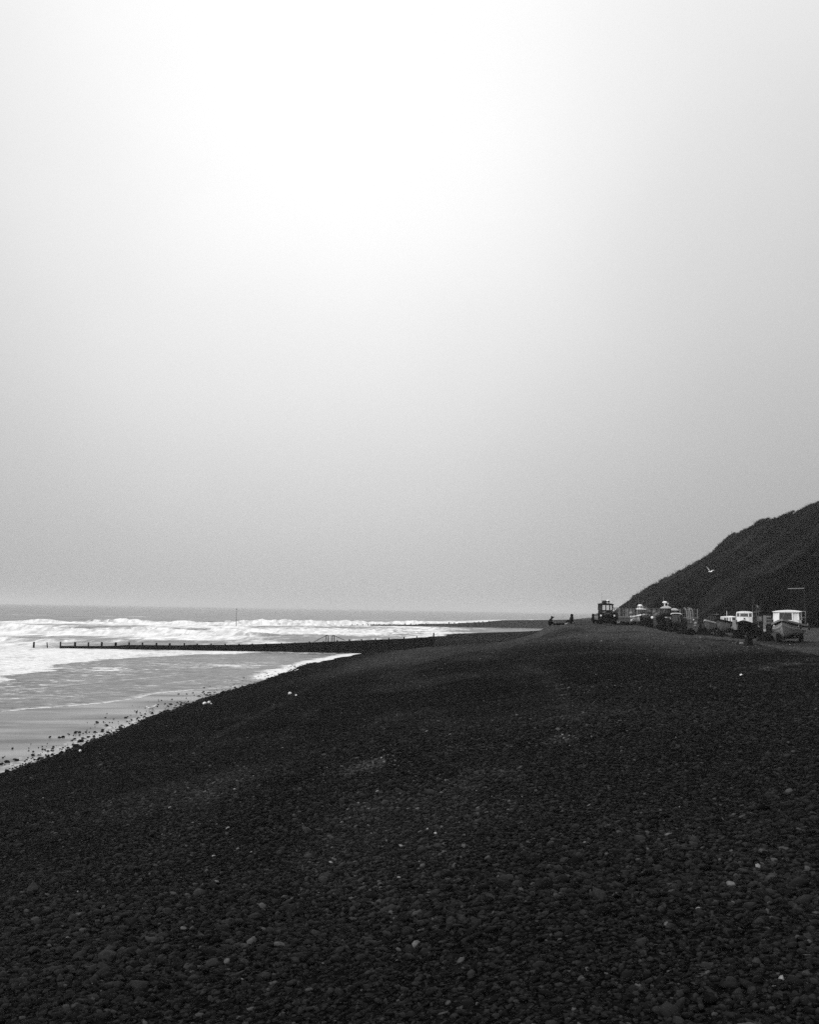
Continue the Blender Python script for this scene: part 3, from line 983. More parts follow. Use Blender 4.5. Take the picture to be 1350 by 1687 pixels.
# ------------------------------------------------------------------ boats, trailers, tractors
def boat(px, Y, rz, label, length=5.6, beam=2.1, depth=.95, keel=.5, hullm=None, strake=None, cabin=None, mast=None, extras=None, ground_z=None, group='fishing boats on the beach'):
    """local frame: bow towards -y; origin on the ground under the boat's middle"""
    x = (px - CX) / F * Y
    z0 = gz(x, Y) if ground_z is None else ground_z
    rz = rz - math.atan2(x, Y)
    root = thing('fishing_boat', label, 'boat', (x, Y, z0), rz, group)
    hullm = hullm or M_GREY; strake = strake or M_CREAM
    N = 15
    def half(t):   # t 0 stern .. 1 bow
        return beam / 2 * (max(0.0, 1 - max(0, (t - .40) / .60) ** 1.9)) ** .85 * (.80 + .20 * min(1, t / .35)) + .012
    def sheer(t):
        return keel + depth * (1.0 + .44 * max(0, (t - .4) / .6) ** 2.0 + .05 * (1 - t) ** 2)
    def keelz(t):
        return keel + .45 * max(0, (t - .82) / .18) ** 2 * depth
    rings = []; gun = []
    for i in range(N):
        t = i / (N - 1)
        yy_ = length * (.5 - t) - .25 * max(0, (t - .8) / .2) ** 2
        h = half(t); zk, zs = keelz(t), sheer(t)
        ring = []
        prof = [(1.0, 1.0), (.985, .80), (.95, .58), (.84, .36), (.60, .17), (.28, .06), (0.0, 0.0)]
        fl = max(0, (t - .55) / .45)
        for a, c in prof:
            a2 = a * (1 - fl * .75 * (1 - c) ** .8) if a < 1 else 1
            rake = .35 * fl ** 2 * c
            ring.append((h * a2, yy_ - rake, zk + (zs - zk) * c))
        rings.append(ring + [(-q[0], q[1], q[2]) for q in ring[-2::-1]])
        gun.append(((h + .02), yy_ - .35 * fl ** 2, zs))
    b = MB(); b.loft(rings, closed=False, caps=False)
    n_ = len(rings[0])
    b.f.append(tuple(range(n_)))                    # transom
    b.build('hull', hullm, root, smooth=False)
    b = MB()                                          # deck a little below the gunwale
    dk = [[(r_[0][0] * .97, r_[0][1], r_[0][2] - .13), (-r_[0][0] * .97, r_[0][1], r_[0][2] - .13)] for r_ in rings]
    b.loft(dk, closed=False, caps=False); b.build('deck', M_MIDGREY, root)
    b = MB()
    for sgn in (1, -1):
        for (a, c) in zip(gun[:-1], gun[1:]):
            pa = [(sgn * (a[0] + o_), a[1], a[2] + q_) for o_, q_ in ((.03, .05), (.03, -.10), (-.05, -.10), (-.05, .05))]
            pc = [(sgn * (c[0] + o_), c[1], c[2] + q_) for o_, q_ in ((.03, .05), (.03, -.10), (-.05, -.10), (-.05, .05))]
            b.loft([pa, pc])
    b.build('gunwale', strake, root)
    if extras and 'band' in extras:
        for zf0, zf1, mt in extras['band']:
            b = MB()
            for sgn in (1, -1):
                for r0_, r1_ in zip(rings[1:-1], rings[2:]):
                    def pt(rr_, f_):
                        zk, zs = rr_[6][2], rr_[0][2]
                        zz = zk + (zs - zk) * f_
                        zl = [q[2] for q in rr_[6::-1]]; xl = [q[0] for q in rr_[6::-1]]; yl_ = [q[1] for q in rr_[6::-1]]
                        return (sgn * (float(np.interp(zz, zl, xl)) + .012), float(np.interp(zz, zl, yl_)) - .004, zz)
                    b.add([pt(r0_, zf0), pt(r1_, zf0), pt(r1_, zf1), pt(r0_, zf1)], [(0, 1, 2, 3)])
            b.build('stripe', mt, root)
    if cabin:
        cw, cl, ch, cy = cabin['w'], cabin['l'], cabin['h'], cabin.get('y', 0)
        zb = keel + depth * 1.0 - .14 + cabin.get('lift', 0)
        wallm = cabin.get('m', M_WHITE); pane = cabin.get('pane', M_PANE)
        lo = ch * cabin.get('sill', .42)
        # low coaming with clipped front corners, so the front is slightly bowed
        def outline(f, sc_=1.0, dz=0.0):
            w, l = cw / 2 * sc_, cl / 2 * sc_
            cf = cabin.get('bow', .12) * cw
            return [(-w, l + cy, f + dz), (-w, -l + cf + cy, f + dz), (-w * .55, -l + cy + cf * .25, f + dz), (0, -l + cy, f + dz),
                    (w * .55, -l + cy + cf * .25, f + dz), (w, -l + cf + cy, f + dz), (w, l + cy, f + dz)]
        wh = MB(); wh.loft([outline(zb - .25), outline(zb + lo)]); house = wh.build('wheelhouse', wallm, root)
        t_in = .955
        o0, o1 = outline(zb + lo), outline(zb + ch, t_in)
        pr = cabin.get('post', .05)
        for i in range(7):
            if cabin.get('nomid') and i in (3,): continue
            if cabin.get('three') and i in (3,): continue
            a, c = Vector(o0[i]), Vector(o1[i])
            mu = MB(); mu.tube(a, c, pr, pr, 6); mu.build('mullion', wallm, house)
        hd = MB()
        for i in range(6):
            a, c = Vector(o1[i]), Vector(o1[i + 1])
            hd.tube(a - Vector((0, 0, .05)), c - Vector((0, 0, .05)), .055, .055, 6)
        hd.build('header', wallm, house)
        segs = [(i, i + 1) for i in range(6)]
        if cabin.get('three'): segs = [(0, 1), (1, 2), (2, 4), (4, 5), (5, 6)]
        for i, j in segs:
            a, c, e, g_ = Vector(o0[i]), Vector(o0[j]), Vector(o1[j]), Vector(o1[i])
            b = MB()
            nrm = (c - a).cross(g_ - a).normalized()
            if cabin.get('solid') and (i, j) in cabin['solid']:
                b.loft([[a, c, e, g_], [q - nrm * .03 for q in (a, c, e, g_)]]); b.build('panel', wallm, house)
            else:
                b.loft([[a, c, e, g_], [q - nrm * .015 for q in (a, c, e, g_)]]); b.build('window', pane, house)
        if cabin.get('eye'):
            b = MB(); b.tube((.02, -cl / 2 + cy - .05, zb + lo * .55), (.02, -cl / 2 + cy + .02, zb + lo * .55), .07, .07, 10); b.build('bow_lamp', M_DARK, house)
        # back wall
        if not cabin.get('openback'):
            a, c, e, g_ = Vector(o0[6]), Vector(o0[0]), Vector(o1[0]), Vector(o1[6])
            b = MB()
            b.loft([[a, c, e, g_], [q + Vector((0, -.03, 0)) for q in (a, c, e, g_)]]); b.build('back_wall', cabin.get('backm', wallm), house)
        # cambered roof
        rf = MB(); rr_ = []
        ov = cabin.get('over', .12)
        for s0 in np.linspace(-1, 1, 9):
            camber = cabin.get('camber', .10) * (1 - s0 * s0)
            xq = s0 * (cw / 2 + ov)
            ya, yb = cl / 2 + ov + cy, -cl / 2 - ov * 1.3 + cy + abs(s0) ** 2 * cabin.get('bow', .12) * cw * .7
            zt = zb + ch + .0 + camber
            rr_.append([(xq, ya, zb + ch), (xq, yb, zb + ch - .03), (xq, yb, zt + .02), (xq, ya, zt + .05)])
        rf.loft(rr_); rf.build('roof', cabin.get('roofm', wallm), house)
        top = zb + ch + cabin.get('camber', .10) + .06
        for it in cabin.get('top', []):
            kind = it[0]
            b = MB()
            if kind == 'radar':
                b.tube((it[1], cy, top - .1), (it[1], cy, top + it[2]), .05, .05, 6)
                b.blob((it[1], cy, top + it[2] + .1), (.27, .27, .12), 12, 6)
                b.build('radar', M_WHITE, house)
            elif kind == 'rack':
                for sx in (-1, 1):
                    b.path([(it[1] + sx * it[2], cy - .3, top - .12), (it[1] + sx * it[2], cy - .3, top + it[3]), (it[1] + sx * it[2], cy + .3, top + it[3]), (it[1] + sx * it[2], cy + .3, top - .12)], .025, 5)
                b.tube((it[1] - it[2], cy - .3, top + it[3]), (it[1] + it[2], cy - .3, top + it[3]), .025, .025, 5)
                b.tube((it[1] - it[2], cy + .3, top + it[3]), (it[1] + it[2], cy + .3, top + it[3]), .025, .025, 5)
                b.build('roof_rack', it[4] if len(it) > 4 else M_CREAM, house)
            elif kind == 'raft':
                b.box((it[1], cy, top + .12), (it[2], .5, it[3]), bev=.05); b.build('raft_case', it[4] if len(it) > 4 else M_CREAM, house)
            elif kind == 'light':
                b.tube((it[1], cy - .2, top - .1), (it[1], cy - .2, top + it[2]), .025, .025, 5)
                b.box((it[1], cy - .2, top + it[2] + .06), (.14, .14, .14), bev=.03); b.build('roof_lamp', M_CREAM, house)
    rr2 = random.Random(int(px))
    for k in range(3):
        i = 4 + 3 * k
        sg = -1 if k % 2 else 1
        xq, yq, zq = gun[i]
        b = MB(); zf = zq - .28 - .1 * rr2.random()
        b.tube((sg * (xq + .05), yq, zq), (sg * (xq + .07), yq, zf + .12), .012, .012, 5)
        b.blob((sg * (xq + .09), yq, zf), (.075, .075, .15), 9, 6)
        b.build('fender', M_GREY if rr2.random() > .5 else M_DARK, root)
    if cabin:
        topz = keel + depth + cabin['h'] + cabin.get('lift', 0)
        bz = gun[-1]
        b = MB(); b.tube((0, cabin.get('y', 0) - cabin['l'] / 2, topz - .12), (0, bz[1] + .05, bz[2] + .06), .010, .010, 5); b.build('forestay', M_MIDGREY, root)
    for ms in (mast or []):
        mx, my, mz, r_, mm = ms
        b = MB(); b.tube((mx, my, keel + depth * .7), (mx, my, mz), r_, r_ * .7, 6); b.build('mast', mm, root)
    for e_ in (extras or {}).get('rails', []):
        b = MB()
        x0, x1, ya, z0_, z1_ = e_
        for k in range(4):
            xq = x0 + (x1 - x0) * k / 3
            b.tube((xq, ya, z0_), (xq, ya, z1_), .025, .025, 5)
        for zq in (z1_, (z0_ + z1_) / 2):
            b.tube((x0, ya, zq), (x1, ya, zq), .025, .025, 5)
        b.build('guard_rail', M_GREY, root)
    return root


def trailer(px, Y, rz, label, length=5.4, width=1.7, h=.45, wr=.36, ground_z=None):
    x = (px - CX) / F * Y
    z0 = gz(x, Y) if ground_z is None else ground_z
    rz = rz - math.atan2(x, Y)
    t_ = thing('boat_trailer', label, 'trailer', (x, Y, z0), rz, 'boat trailers on the beach')
    b = MB()
    for sx in (-.35, .35):
        b.box((sx * width, 0, h - .06), (.1, length * .92, .12))
    for k in (-.4, -.1, .2, .42):
        b.box((0, k * length, h - .07), (width * .7, .1, .1))
    b.build('frame', M_BLACK, t_)
    b = MB(); b.box((0, -length * .60, h - .16), (.12, length * .30, .1)); b.tube((0, -length * .74, .0), (0, -length * .74, h - .1), .04, .04, 6); b.build('drawbar', M_BLACK, t_)
    for k in (-.25, .25):
        for sx in (-1, 1):
            b = MB(); b.box((sx * width * .30, k * length, h + .16), (.12, .5, .34), Matrix.Rotation(sx * .3, 3, 'Y')); b.build('cradle', M_BLACK, t_)
    for ya in (.02, .17):
        for sx in (-1, 1):
            b = MB(); b.wheel((sx * (width / 2 + .05), ya * length, wr), wr, .24, 18, inner=wr * .5); w_ = b.build('wheel', M_RUBBER, t_, smooth=True)
            b = MB(); b.tube((sx * (width / 2 + .05) - .08, ya * length, wr), (sx * (width / 2 + .05) + .08, ya * length, wr), wr * .52, wr * .52, 14); b.build('rim', M_DARK, w_)
    return t_


def tractor(px, Y, rz, label, width=1.95, rw=.66, cab=False, cabroof=None, lampm=None, bodym=None, mudm=None, lamps='mud', cabw=1.15, roofz=2.15, ground_z=None, apron=False, frontw=.74):
    """front towards -y"""
    x = (px - CX) / F * Y
    z0 = (gz(x, Y) if ground_z is None else ground_z) - .03
    rz = rz - math.atan2(x, Y)
    t_ = thing('tractor', label, 'tractor', (x, Y, z0), rz, 'beach tractors')
    bodym = bodym or M_DARK; mudm = mudm or bodym
    b = MB()
    rings = []
    for yy_, w, zb, zt in ((-1.62, .30, .52, 1.02), (-1.55, .36, .5, 1.12), (-.9, .38, .48, 1.2), (-.15, .40, .48, 1.26), (.1, .40, .48, 1.24)):
        rings.append([(-w, yy_, zb), (w, yy_, zb), (w, yy_, zt - .16), (w * .7, yy_, zt - .02), (0, yy_, zt), (-w * .7, yy_, zt - .02), (-w, yy_, zt - .16)])
    b.loft(rings); b.build('bonnet', bodym, t_)
    b = MB()
    for k in range(6):
        b.box((0, -1.635, .60 + .075 * k), (.48, .03, .035))
    b.build('grille', M_BLACK, t_)
    b = MB(); b.box((0, .35, .72), (.62, 1.3, .5), bev=.06); b.tube((-width / 2 + .2, .62, rw), (width / 2 - .2, .62, rw), .13, .13, 10); b.build('chassis', M_BLACK, t_)
    b = MB(); b.tube((-frontw, -1.25, .36), (frontw, -1.25, .36), .06, .06, 8); b.box((0, -1.2, .5), (.3, .3, .2)); b.build('front_axle', M_BLACK, t_)
    for sx in (-1, 1):
        xw = sx * (width / 2 - .19)
        b = MB(); b.wheel((xw, .62, rw), rw, .40, 26, inner=rw * .55)
        lug = b
        for k in range(18):
            a = 2 * math.pi * k / 18
            lug.box((xw + (.09 if k % 2 else -.09), .62 + (rw + .01) * math.cos(a), rw + (rw + .01) * math.sin(a)), (.2, .05, .07), Matrix.Rotation(a, 3, 'X'))
        w_ = b.build('rear_wheel', M_RUBBER, t_)
        b = MB(); b.tube((xw - .1, .62, rw), (xw + .1, .62, rw), rw * .56, rw * .56, 18); b.tube((xw - .16, .62, rw), (xw + .16, .62, rw), .12, .12, 10); b.build('rim', M_DARK, w_)
        xf = sx * frontw
        b = MB(); b.wheel((xf, -1.25, .36), .36, .24, 20, inner=.2); w_ = b.build('front_wheel', M_RUBBER, t_, smooth=True)
        b = MB(); b.tube((xf - .08, -1.25, .36), (xf + .08, -1.25, .36), .21, .21, 14); b.build('rim', M_DARK, w_)
        b = MB(); rings = []
        for k in range(9):
            a = R(-12 + 155 * k / 8.0)
            q0, q1 = rw + .07, rw + .11
            rings.append([(xw + dx, .62 - q * math.cos(a), rw + q * math.sin(a)) for dx, q in ((-.24, q0), (.24, q0), (.24, q1), (-.24, q1))])
        b.loft(rings); mg = b.build('mudguard', mudm, t_)
        if lamps == 'mud':
            lx_ = sx * (.70)
            b = MB(); b.tube((lx_, -.26, .93), (lx_, -.05, .93), .115, .08, 14); b.tube((lx_, -.06, .93), (lx_, .02, .80), .03, .03, 6); hl = b.build('headlight', M_BLACK, t_)
            b = MB(); b.blob((lx_, -.27, .93), (.105, .035, .115), 14, 6); b.build('lens', lampm or M_LAMP, hl)
    if apron:
        b = MB(); b.box((0, .02, .80), (1.7, .08, .92), bev=.03); b.build('front_panel', M_BLACK, t_)
        b = MB(); b.box((0, -1.72, .42), (1.5, .14, .3), bev=.04); b.build('bumper', M_BLACK, t_)
    b = MB(); b.box((0, .62, 1.02), (.48, .46, .12), bev=.04); b.box((0, .86, 1.24), (.46, .1, .36), bev=.04); b.build('seat', M_BLACK, t_)
    b = MB()
    ctr = Vector((0, .12, 1.34)); 
    ringp = [(ctr.x + .2 * math.cos(a), ctr.y + .06 * math.sin(a), ctr.z + .19 * math.sin(a)) for a in np.linspace(0, 2 * math.pi, 15)]
    b.path(ringp, .018, 5); b.tube((0, .0, 1.1), tuple(ctr), .025, .025, 6); b.build('steering_wheel', M_BLACK, t_)
    b = MB(); b.tube((.22, -.7, 1.15), (.22, -.7, 1.72), .035, .03, 8); b.build('exhaust', M_BLACK, t_)
    if cab:
        cf = MB(); w = cabw / 2
        for (xq, yq) in ((-w, -.05), (w, -.05), (-w, 1.1), (w, 1.1)):
            cf.tube((xq, yq, 1.1), (xq * .93, yq * .93 + .03, roofz - .06), .035, .035, 6)
        for zq in (1.12, roofz - .1):
            cf.tube((-w, -.05, zq), (w, -.05, zq), .03, .03, 6); cf.tube((-w, 1.1, zq), (w, 1.1, zq), .03, .03, 6)
            cf.tube((-w, -.05, zq), (-w, 1.1, zq), .03, .03, 6); cf.tube((w, -.05, zq), (w, 1.1, zq), .03, .03, 6)
        cbf = cf.build('cab_frame', M_DARK, t_)
        for nm, pts in (('windscreen', [(-w + .03, -.03, 1.14), (w - .03, -.03, 1.14), (w * .9, 0, roofz - .12), (-w * .9, 0, roofz - .12)]),
                        ('rear_window', [(-w + .03, 1.08, 1.14), (w - .03, 1.08, 1.14), (w * .9, 1.03, roofz - .12), (-w * .9, 1.03, roofz - .12)])):
            q = [Vector(v) for v in pts]
            MB().loft([q, [v + Vector((0, .012, 0)) for v in q]]).build(nm, M_GLASS, cbf)
        rf = MB(); rings = []
        for s0 in np.linspace(-1, 1, 7):
            xq = s0 * (w + .06); zq = roofz + .05 * (1 - s0 * s0) - (.05 if abs(s0) > .99 else 0)
            rings.append([(xq, -.22, zq - .05), (xq, 1.22, zq - .05), (xq, 1.18, zq + .03), (xq, -.18, zq + .03)])
        rf.loft(rings); rf.build('cab_roof', cabroof or M_GREY, cbf)
    return t_


# A: boat on trailer behind the tractor with two round lamps
tractor(1003, 115, R(0), 'dark tractor with two round headlights facing the camera, left end of the row', lampm=M_LAMP, bodym=M_BLACK, apron=True)
boat(999.5, 121.5, R(2), 'dark wheelhouse boat behind the tractor with round headlights', length=5.6, beam=2.6, depth=.85, keel=.16, hullm=M_HULL, strake=M_MIDGREY,
     cabin=dict(w=1.60, l=1.5, h=1.30, y=-.3, lift=.05, m=M_DARK, pane=M_GLASS, roofm=M_BLACK, backm=M_DARK, openback=True, sill=.50, camber=.10, post=.06, solid={(0, 1), (1, 2)},
                top=[('raft', -.06, .95, .15, M_CREAM), ('raft', .02, .85, .28, M_DARK), ('raft', .22, .28, .42, M_WHITE)]),
     mast=[(-.42, -.55, 3.5, .015, M_MIDGREY)],
     extras=dict(rails=[(.75, 1.5, -1.2, .9, 1.75), (.8, 1.5, .8, .9, 1.85)]))
trailer(999.5, 121.5, R(2), 'dark boat trailer under the dark wheelhouse boat', h=.2, wr=.3)

# B
tractor(1067, 118, R(3), 'dark cab tractor between two boats, white buoy hanging at its side', width=1.35, rw=.60, cab=True, cabroof=M_BLACK, cabw=1.0, roofz=1.66, lamps='none', bodym=M_BLACK, mudm=M_BLACK, frontw=.52)
boat(1058.5, 124, R(10), 'boat with flat white wheelhouse roof and cluttered deck, second from the left', length=4.8, beam=2.1, depth=.8, keel=.45, hullm=M_CREAM, strake=M_WHITE,
     cabin=dict(w=.86, l=.9, h=1.0, y=.2, m=M_MIDGREY, pane=M_DPANE, roofm=M_WHITE, sill=.4, camber=.05, over=.08,
                top=[('rack', -.1, .26, .26, M_CREAM), ('radar', -.12, .22), ('rack', .35, .26, .14, M_GREY)]),
     mast=[(-.2, .5, 3.2, .015, M_GREY)], extras=dict(rails=[(.3, .95, 1.2, 1.2, 2.15)]))
trailer(1058.5, 124, R(10), 'dark trailer under the boat with flat white roof', h=.4)

# C
boat(1098.5, 116, R(-4), 'dark boat with wide domed white roof and radar above it', length=5.4, beam=2.1, depth=1.0, keel=.5, hullm=M_BLACK, strake=M_DARK,
     cabin=dict(w=1.0, l=1.2, h=1.16, y=0, m=M_DARK, pane=M_DPANE, roofm=M_CREAM, sill=.5, camber=.20, over=.05, top=[('radar', -.1, .26), ('light', .25, .16)]),
     mast=[(-.25, .2, 3.75, .03, M_GREY)])
trailer(1098.5, 116, R(-4), 'dark trailer under the dark boat with domed roof and radar')
boat(1113.0, 123, R(2), 'dark boat with domed white roof behind the pale roofed tractor', length=5.2, beam=1.9, depth=1.0, keel=.45, hullm=M_BLACK, strake=M_DARK,
     cabin=dict(w=.80, l=1.1, h=1.06, y=0, m=M_DARK, pane=M_DPANE, roofm=M_CREAM, sill=.5, camber=.18, over=.05))
trailer(1113.0, 123, R(2), 'dark trailer under the boat behind the pale roofed tractor')
tractor(1115.5, 109, R(2), 'dark tractor with pale flat cab roof at the middle of the row', width=2.05, rw=.74, cab=True, cabroof=M_CREAM, cabw=.95, roofz=2.02, lamps='none', bodym=M_BLACK, mudm=M_BLACK)

# E
boat(1175, 110, R(-16), 'low boat with dark wheelhouse and pale gunwale beside the white cabin boat', length=4.2, beam=1.55, depth=.75, keel=.40, hullm=M_HULL, strake=M_CREAM,
     cabin=dict(w=.95, l=1.1, h=.98, y=.3, m=M_BLACK, pane=M_DPANE, roofm=M_DARK, sill=.45, camber=.06, over=.05), mast=[(.3, .6, 2.3, .02, M_MIDGREY)])
trailer(1175, 110, R(-16), 'dark trailer under the low boat with dark wheelhouse', length=3.8, h=.35)

# F
boat(1201, 106, R(-24), 'grey hulled boat with small white cabin and thin white mast', length=4.4, beam=1.6, depth=.85, keel=.45, hullm=M_HULL, strake=M_BLACK,
     cabin=dict(w=1.1, l=1.0, h=.70, y=.0, m=M_WHITE, pane=M_PANE, roofm=M_WHITE, sill=.2, camber=.06, post=.075, over=.04, bow=.05, three=True),
     mast=[(.12, -.6, 2.45, .03, M_WHITE)])
trailer(1201, 106, R(-24), 'dark trailer under the boat with small white cabin', length=4.2)

# G
boat(1228, 100, R(-2), 'black bowed boat facing the camera with three-window white wheelhouse', length=5.6, beam=2.05, depth=.80, keel=.48, hullm=M_BLACK, strake=M_BLACK,
     cabin=dict(w=1.4, l=1.3, h=.78, y=-.5, lift=.46, m=M_WHITE, pane=M_PANE, roofm=M_WHITE, sill=.50, camber=.08, post=.04, over=.0, bow=.14, three=True, eye=True))
trailer(1228, 100, R(-2), 'dark trailer under the three-window wheelhouse boat')
# I
boat(1300, 90, R(-8), 'big boat at the right edge with white cabin and banded bow', length=6.2, beam=2.75, depth=1.0, keel=.46, hullm=M_HULL, strake=M_GREY,
     cabin=dict(w=2.0, l=1.9, h=.95, y=-.75, lift=.26, m=M_WHITE, pane=M_DPANE, roofm=M_WHITE, sill=.30, camber=.12, over=.06, bow=.14, three=True, post=.06, solid={(1, 2), (4, 5)}),
     extras=dict(band=[(.80, .91, M_BLACK), (.60, .66, M_CREAM), (.50, .54, M_GREY)], rails=[(-1.25, 1.2, 1.2, 1.6, 2.6)]),
     mast=[(.3, 1.5, 2.9, .03, M_DARK)])
trailer(1300, 90, R(-8), 'dark trailer under the big boat at the right edge')


def pt_on_ground(px, Y):
    x = (px - CX) / F * Y
    return x, Y, gz(x, Y)


# pale bow board hanging beside the three-window boat
x, y_, z = at(1212.4, 1029.5, 97.2)
t_ = thing('hatch_board', 'pale board propped up at the left side of the three-window boat', 'board', (x, 97.2, gz(x, 97.2)), R(10), None)
zb, zt = z - .42 - gz(x, 97.2), z + .46 - gz(x, 97.2)
b = MB(); rings = []
for i in range(7):
    u = i / 6.0
    w = .25 * (1 - (2 * u - 1) ** 4 * .25) * (.8 + .2 * u)
    zz = zb + (zt - zb) * u
    rings.append([(-w, .05 + .1 * u, zz), (-w * .8, -.12 + .1 * u, zz), (0, -.18 + .1 * u, zz), (w * .8, -.12 + .1 * u, zz), (w, .05 + .1 * u, zz)])
b.loft(rings, closed=True); b.build('panel', M_GREY, t_)
b = MB(); b.box((0.06, -.10, zt - .28), (.16, .08, .2), bev=.03); b.build('handle', M_DARK, t_)
b = MB()
for sx in (-.18, .18): b.box((sx, .05, zb / 2), (.08, .1, zb))
b.build('prop', M_BLACK, t_)

# shed with a pale door
x, y_, z = pt_on_ground(1253.5, 114)
sh = thing('shed', 'small dark shed with narrow pale door behind the boats', 'shed', (x, y_, z), R(3))
hr = at(1253, 1010, 114).z - z
b = MB(); b.box((0, 0, hr / 2 - .1), (1.55, 1.8, hr + .1)); b.build('wall', M_DARK, sh)
b = MB()
for sx in (-1, 1):
    q = [(0, -1.0, hr + .22), (sx * .92, -1.0, hr - .02), (sx * .92, 1.0, hr - .02), (0, 1.0, hr + .22)]
    b.loft([q, [(v[0], v[1], v[2] + .05) for v in q]])
b.build('roof', M_BLACK, sh)
b = MB(); b.box((.12, -.925, hr * .5 - .02), (.34, .05, hr * .80)); dr = b.build('door', M_GREY, sh)
b = MB(); b.box((.12, -.958, hr * .5 - .02 - hr * .33), (.34, .012, .2)); b.build('kick_plate', M_CREAM, dr)
b = MB(); b.tube((.24, -.99, hr * .5), (.24, -.94, hr * .5), .03, .03, 8); b.build('handle', M_STEEL, dr)
b = MB(); b.box((-.42, -.925, hr * .72), (.52, .04, .52)); wn = b.build('window', M_MIDGREY, sh)
b = MB(); b.box((-.36, -.952, hr * .74), (.2, .012, .3)); b.build('notice', M_GREY, wn)

# pale fish boxes stacked by the shed
for k, (px, py, w, h_, lab) in enumerate([(1267.5, 1016, .26, .2, 'pale fish box on top of the stack beside the shed'), (1268, 1021, .30, .2, 'grey fish box in the middle of the stack beside the shed'),
                                          (1267.5, 1026, .3, .24, 'stained fish box low in the stack beside the shed')]):
    p = at(px, py, 111.5)
    t_ = thing('fish_box', lab, 'fish box', (p.x, 111.5, p.z - h_ / 2), R(8 * k), 'fish boxes by the shed')
    b = MB()
    b.box((0, 0, .02), (w, .6, .04)); b.box((-w / 2 + .02, 0, h_ / 2), (.04, .6, h_)); b.box((w / 2 - .02, 0, h_ / 2), (.04, .6, h_))
    b.box((0, -.28, h_ / 2), (w - .08, .04, h_)); b.box((0, .28, h_ / 2), (w - .08, .04, h_))
    b.build('tray', (M_GREY, M_MIDGREY, M_MIDGREY)[k], t_)
    b = MB(); b.box((0, -.31, h_ * .9), (w + .04, .03, .05)); b.build('rim', M_GREY, t_)
p = at(1267.5, 1028.5, 111.5)
x, y_, zg = p.x, 111.5, gz(p.x, 111.5)
t_ = thing('pallet_stand', 'dark stand carrying the stack of fish boxes', 'stand', (x, y_, zg))
hs = p.z - .1 - zg
b = MB()
for sx in (-.2, .2):
    for sy in (-.22, .22):
        b.box((sx, sy, (hs - .06) / 2), (.07, .07, hs - .06))
b.build('leg', M_BLACK, t_)
b = MB(); b.box((0, 0, hs - .03), (.55, .6, .06)); b.build('top', M_BLACK, t_)

# dan buoys: long canes with little flags
for px, py, lean, lab in ((1240.5, 986, .16, 'tallest dan buoy cane bending right above the shed'), (1247, 995, -.10, 'dan buoy cane with a looped rag flag above the shed'),
                          (1250.5, 999, .12, 'shortest dan buoy cane by the shed roof')):
    p = at(px, py, 110.5)
    x = p.x - lean * .5
    z = gz(x, 110.5)
    t_ = thing('dan_buoy', lab, 'dan buoy', (x, 110.5, z), 0, 'dan buoys standing by the shed')
    hh = p.z - z
    pts = [(lean * (u ** 2), 0, hh * u) for u in (0, .4, .7, .85, 1)]
    b = MB(); b.path(pts, .018, 6); b.build('cane', M_MIDGREY, t_)
    b = MB()
    fl = []
    for i in range(6):
        u = i / 5.0
        fl.append([(lean + .04 + .22 * u, .05 * math.sin(u * 6), hh - .04 - .30 * u * u), (lean + .03 + .18 * u, .05 * math.sin(u * 6 + .4), hh - .24 - .3 * u * u)])
    b.loft([[(q[0][0], q[0][1], q[0][2]), (q[1][0], q[1][1], q[1][2]), (q[1][0], q[1][1] + .012, q[1][2]), (q[0][0], q[0][1] + .012, q[0][2])] for q in fl])
    b.build('flag', M_MIDGREY if lean < 0 else M_DARK, t_)
    b = MB(); b.blob((0, 0, .75), (.14, .14, .2), 10, 7); b.build('float', M_GREY, t_)

# lamp post
x, y_, z = pt_on_ground(1327, 112)
lp = thing('street_lamp', 'slim street lamp with a pale horizontal arm in front of the cliff', 'street lamp', (x, y_, z))
za = at(1304, 969.5, 112).z - z
b = MB(); b.tube((0, 0, -.1), (0, 0, za + .1), .07, .05, 10); b.tube((0, 0, -.1), (0, 0, .9), .10, .10, 10); b.build('pole', M_DARK, lp)
xa = at(1299.5, 969.5, 112).x - x
b = MB(); b.tube((0, 0, za + .05), (xa * .62, 0, za), .035, .035, 8); b.build('arm', M_STEEL, lp)
b = MB(); b.box((xa * .80, 0, za - .02), (abs(xa) * .44, .26, .11), bev=.04); b.build('lamp_head', M_GREY, lp)


# buoys
def buoy(px, py, Y, r_, m, lab, group='fishing buoys among the boats'):
    p = at(px, py, Y)
    t_ = thing('buoy', lab, 'buoy', (p.x, Y, p.z), 0, group)
    b = MB(); b.blob((0, 0, 0), (r_, r_, r_ * 1.12), 14, 9); b.build('float', m, t_, smooth=True)
    b = MB(); b.tube((0, 0, -r_ * 1.1), (0, 0, -r_ * 1.4), .04, .03, 8); b.tube((0, 0, r_), (0, 0, r_ * 1.35), .05, .03, 8); b.build('eye', M_DARK, t_)


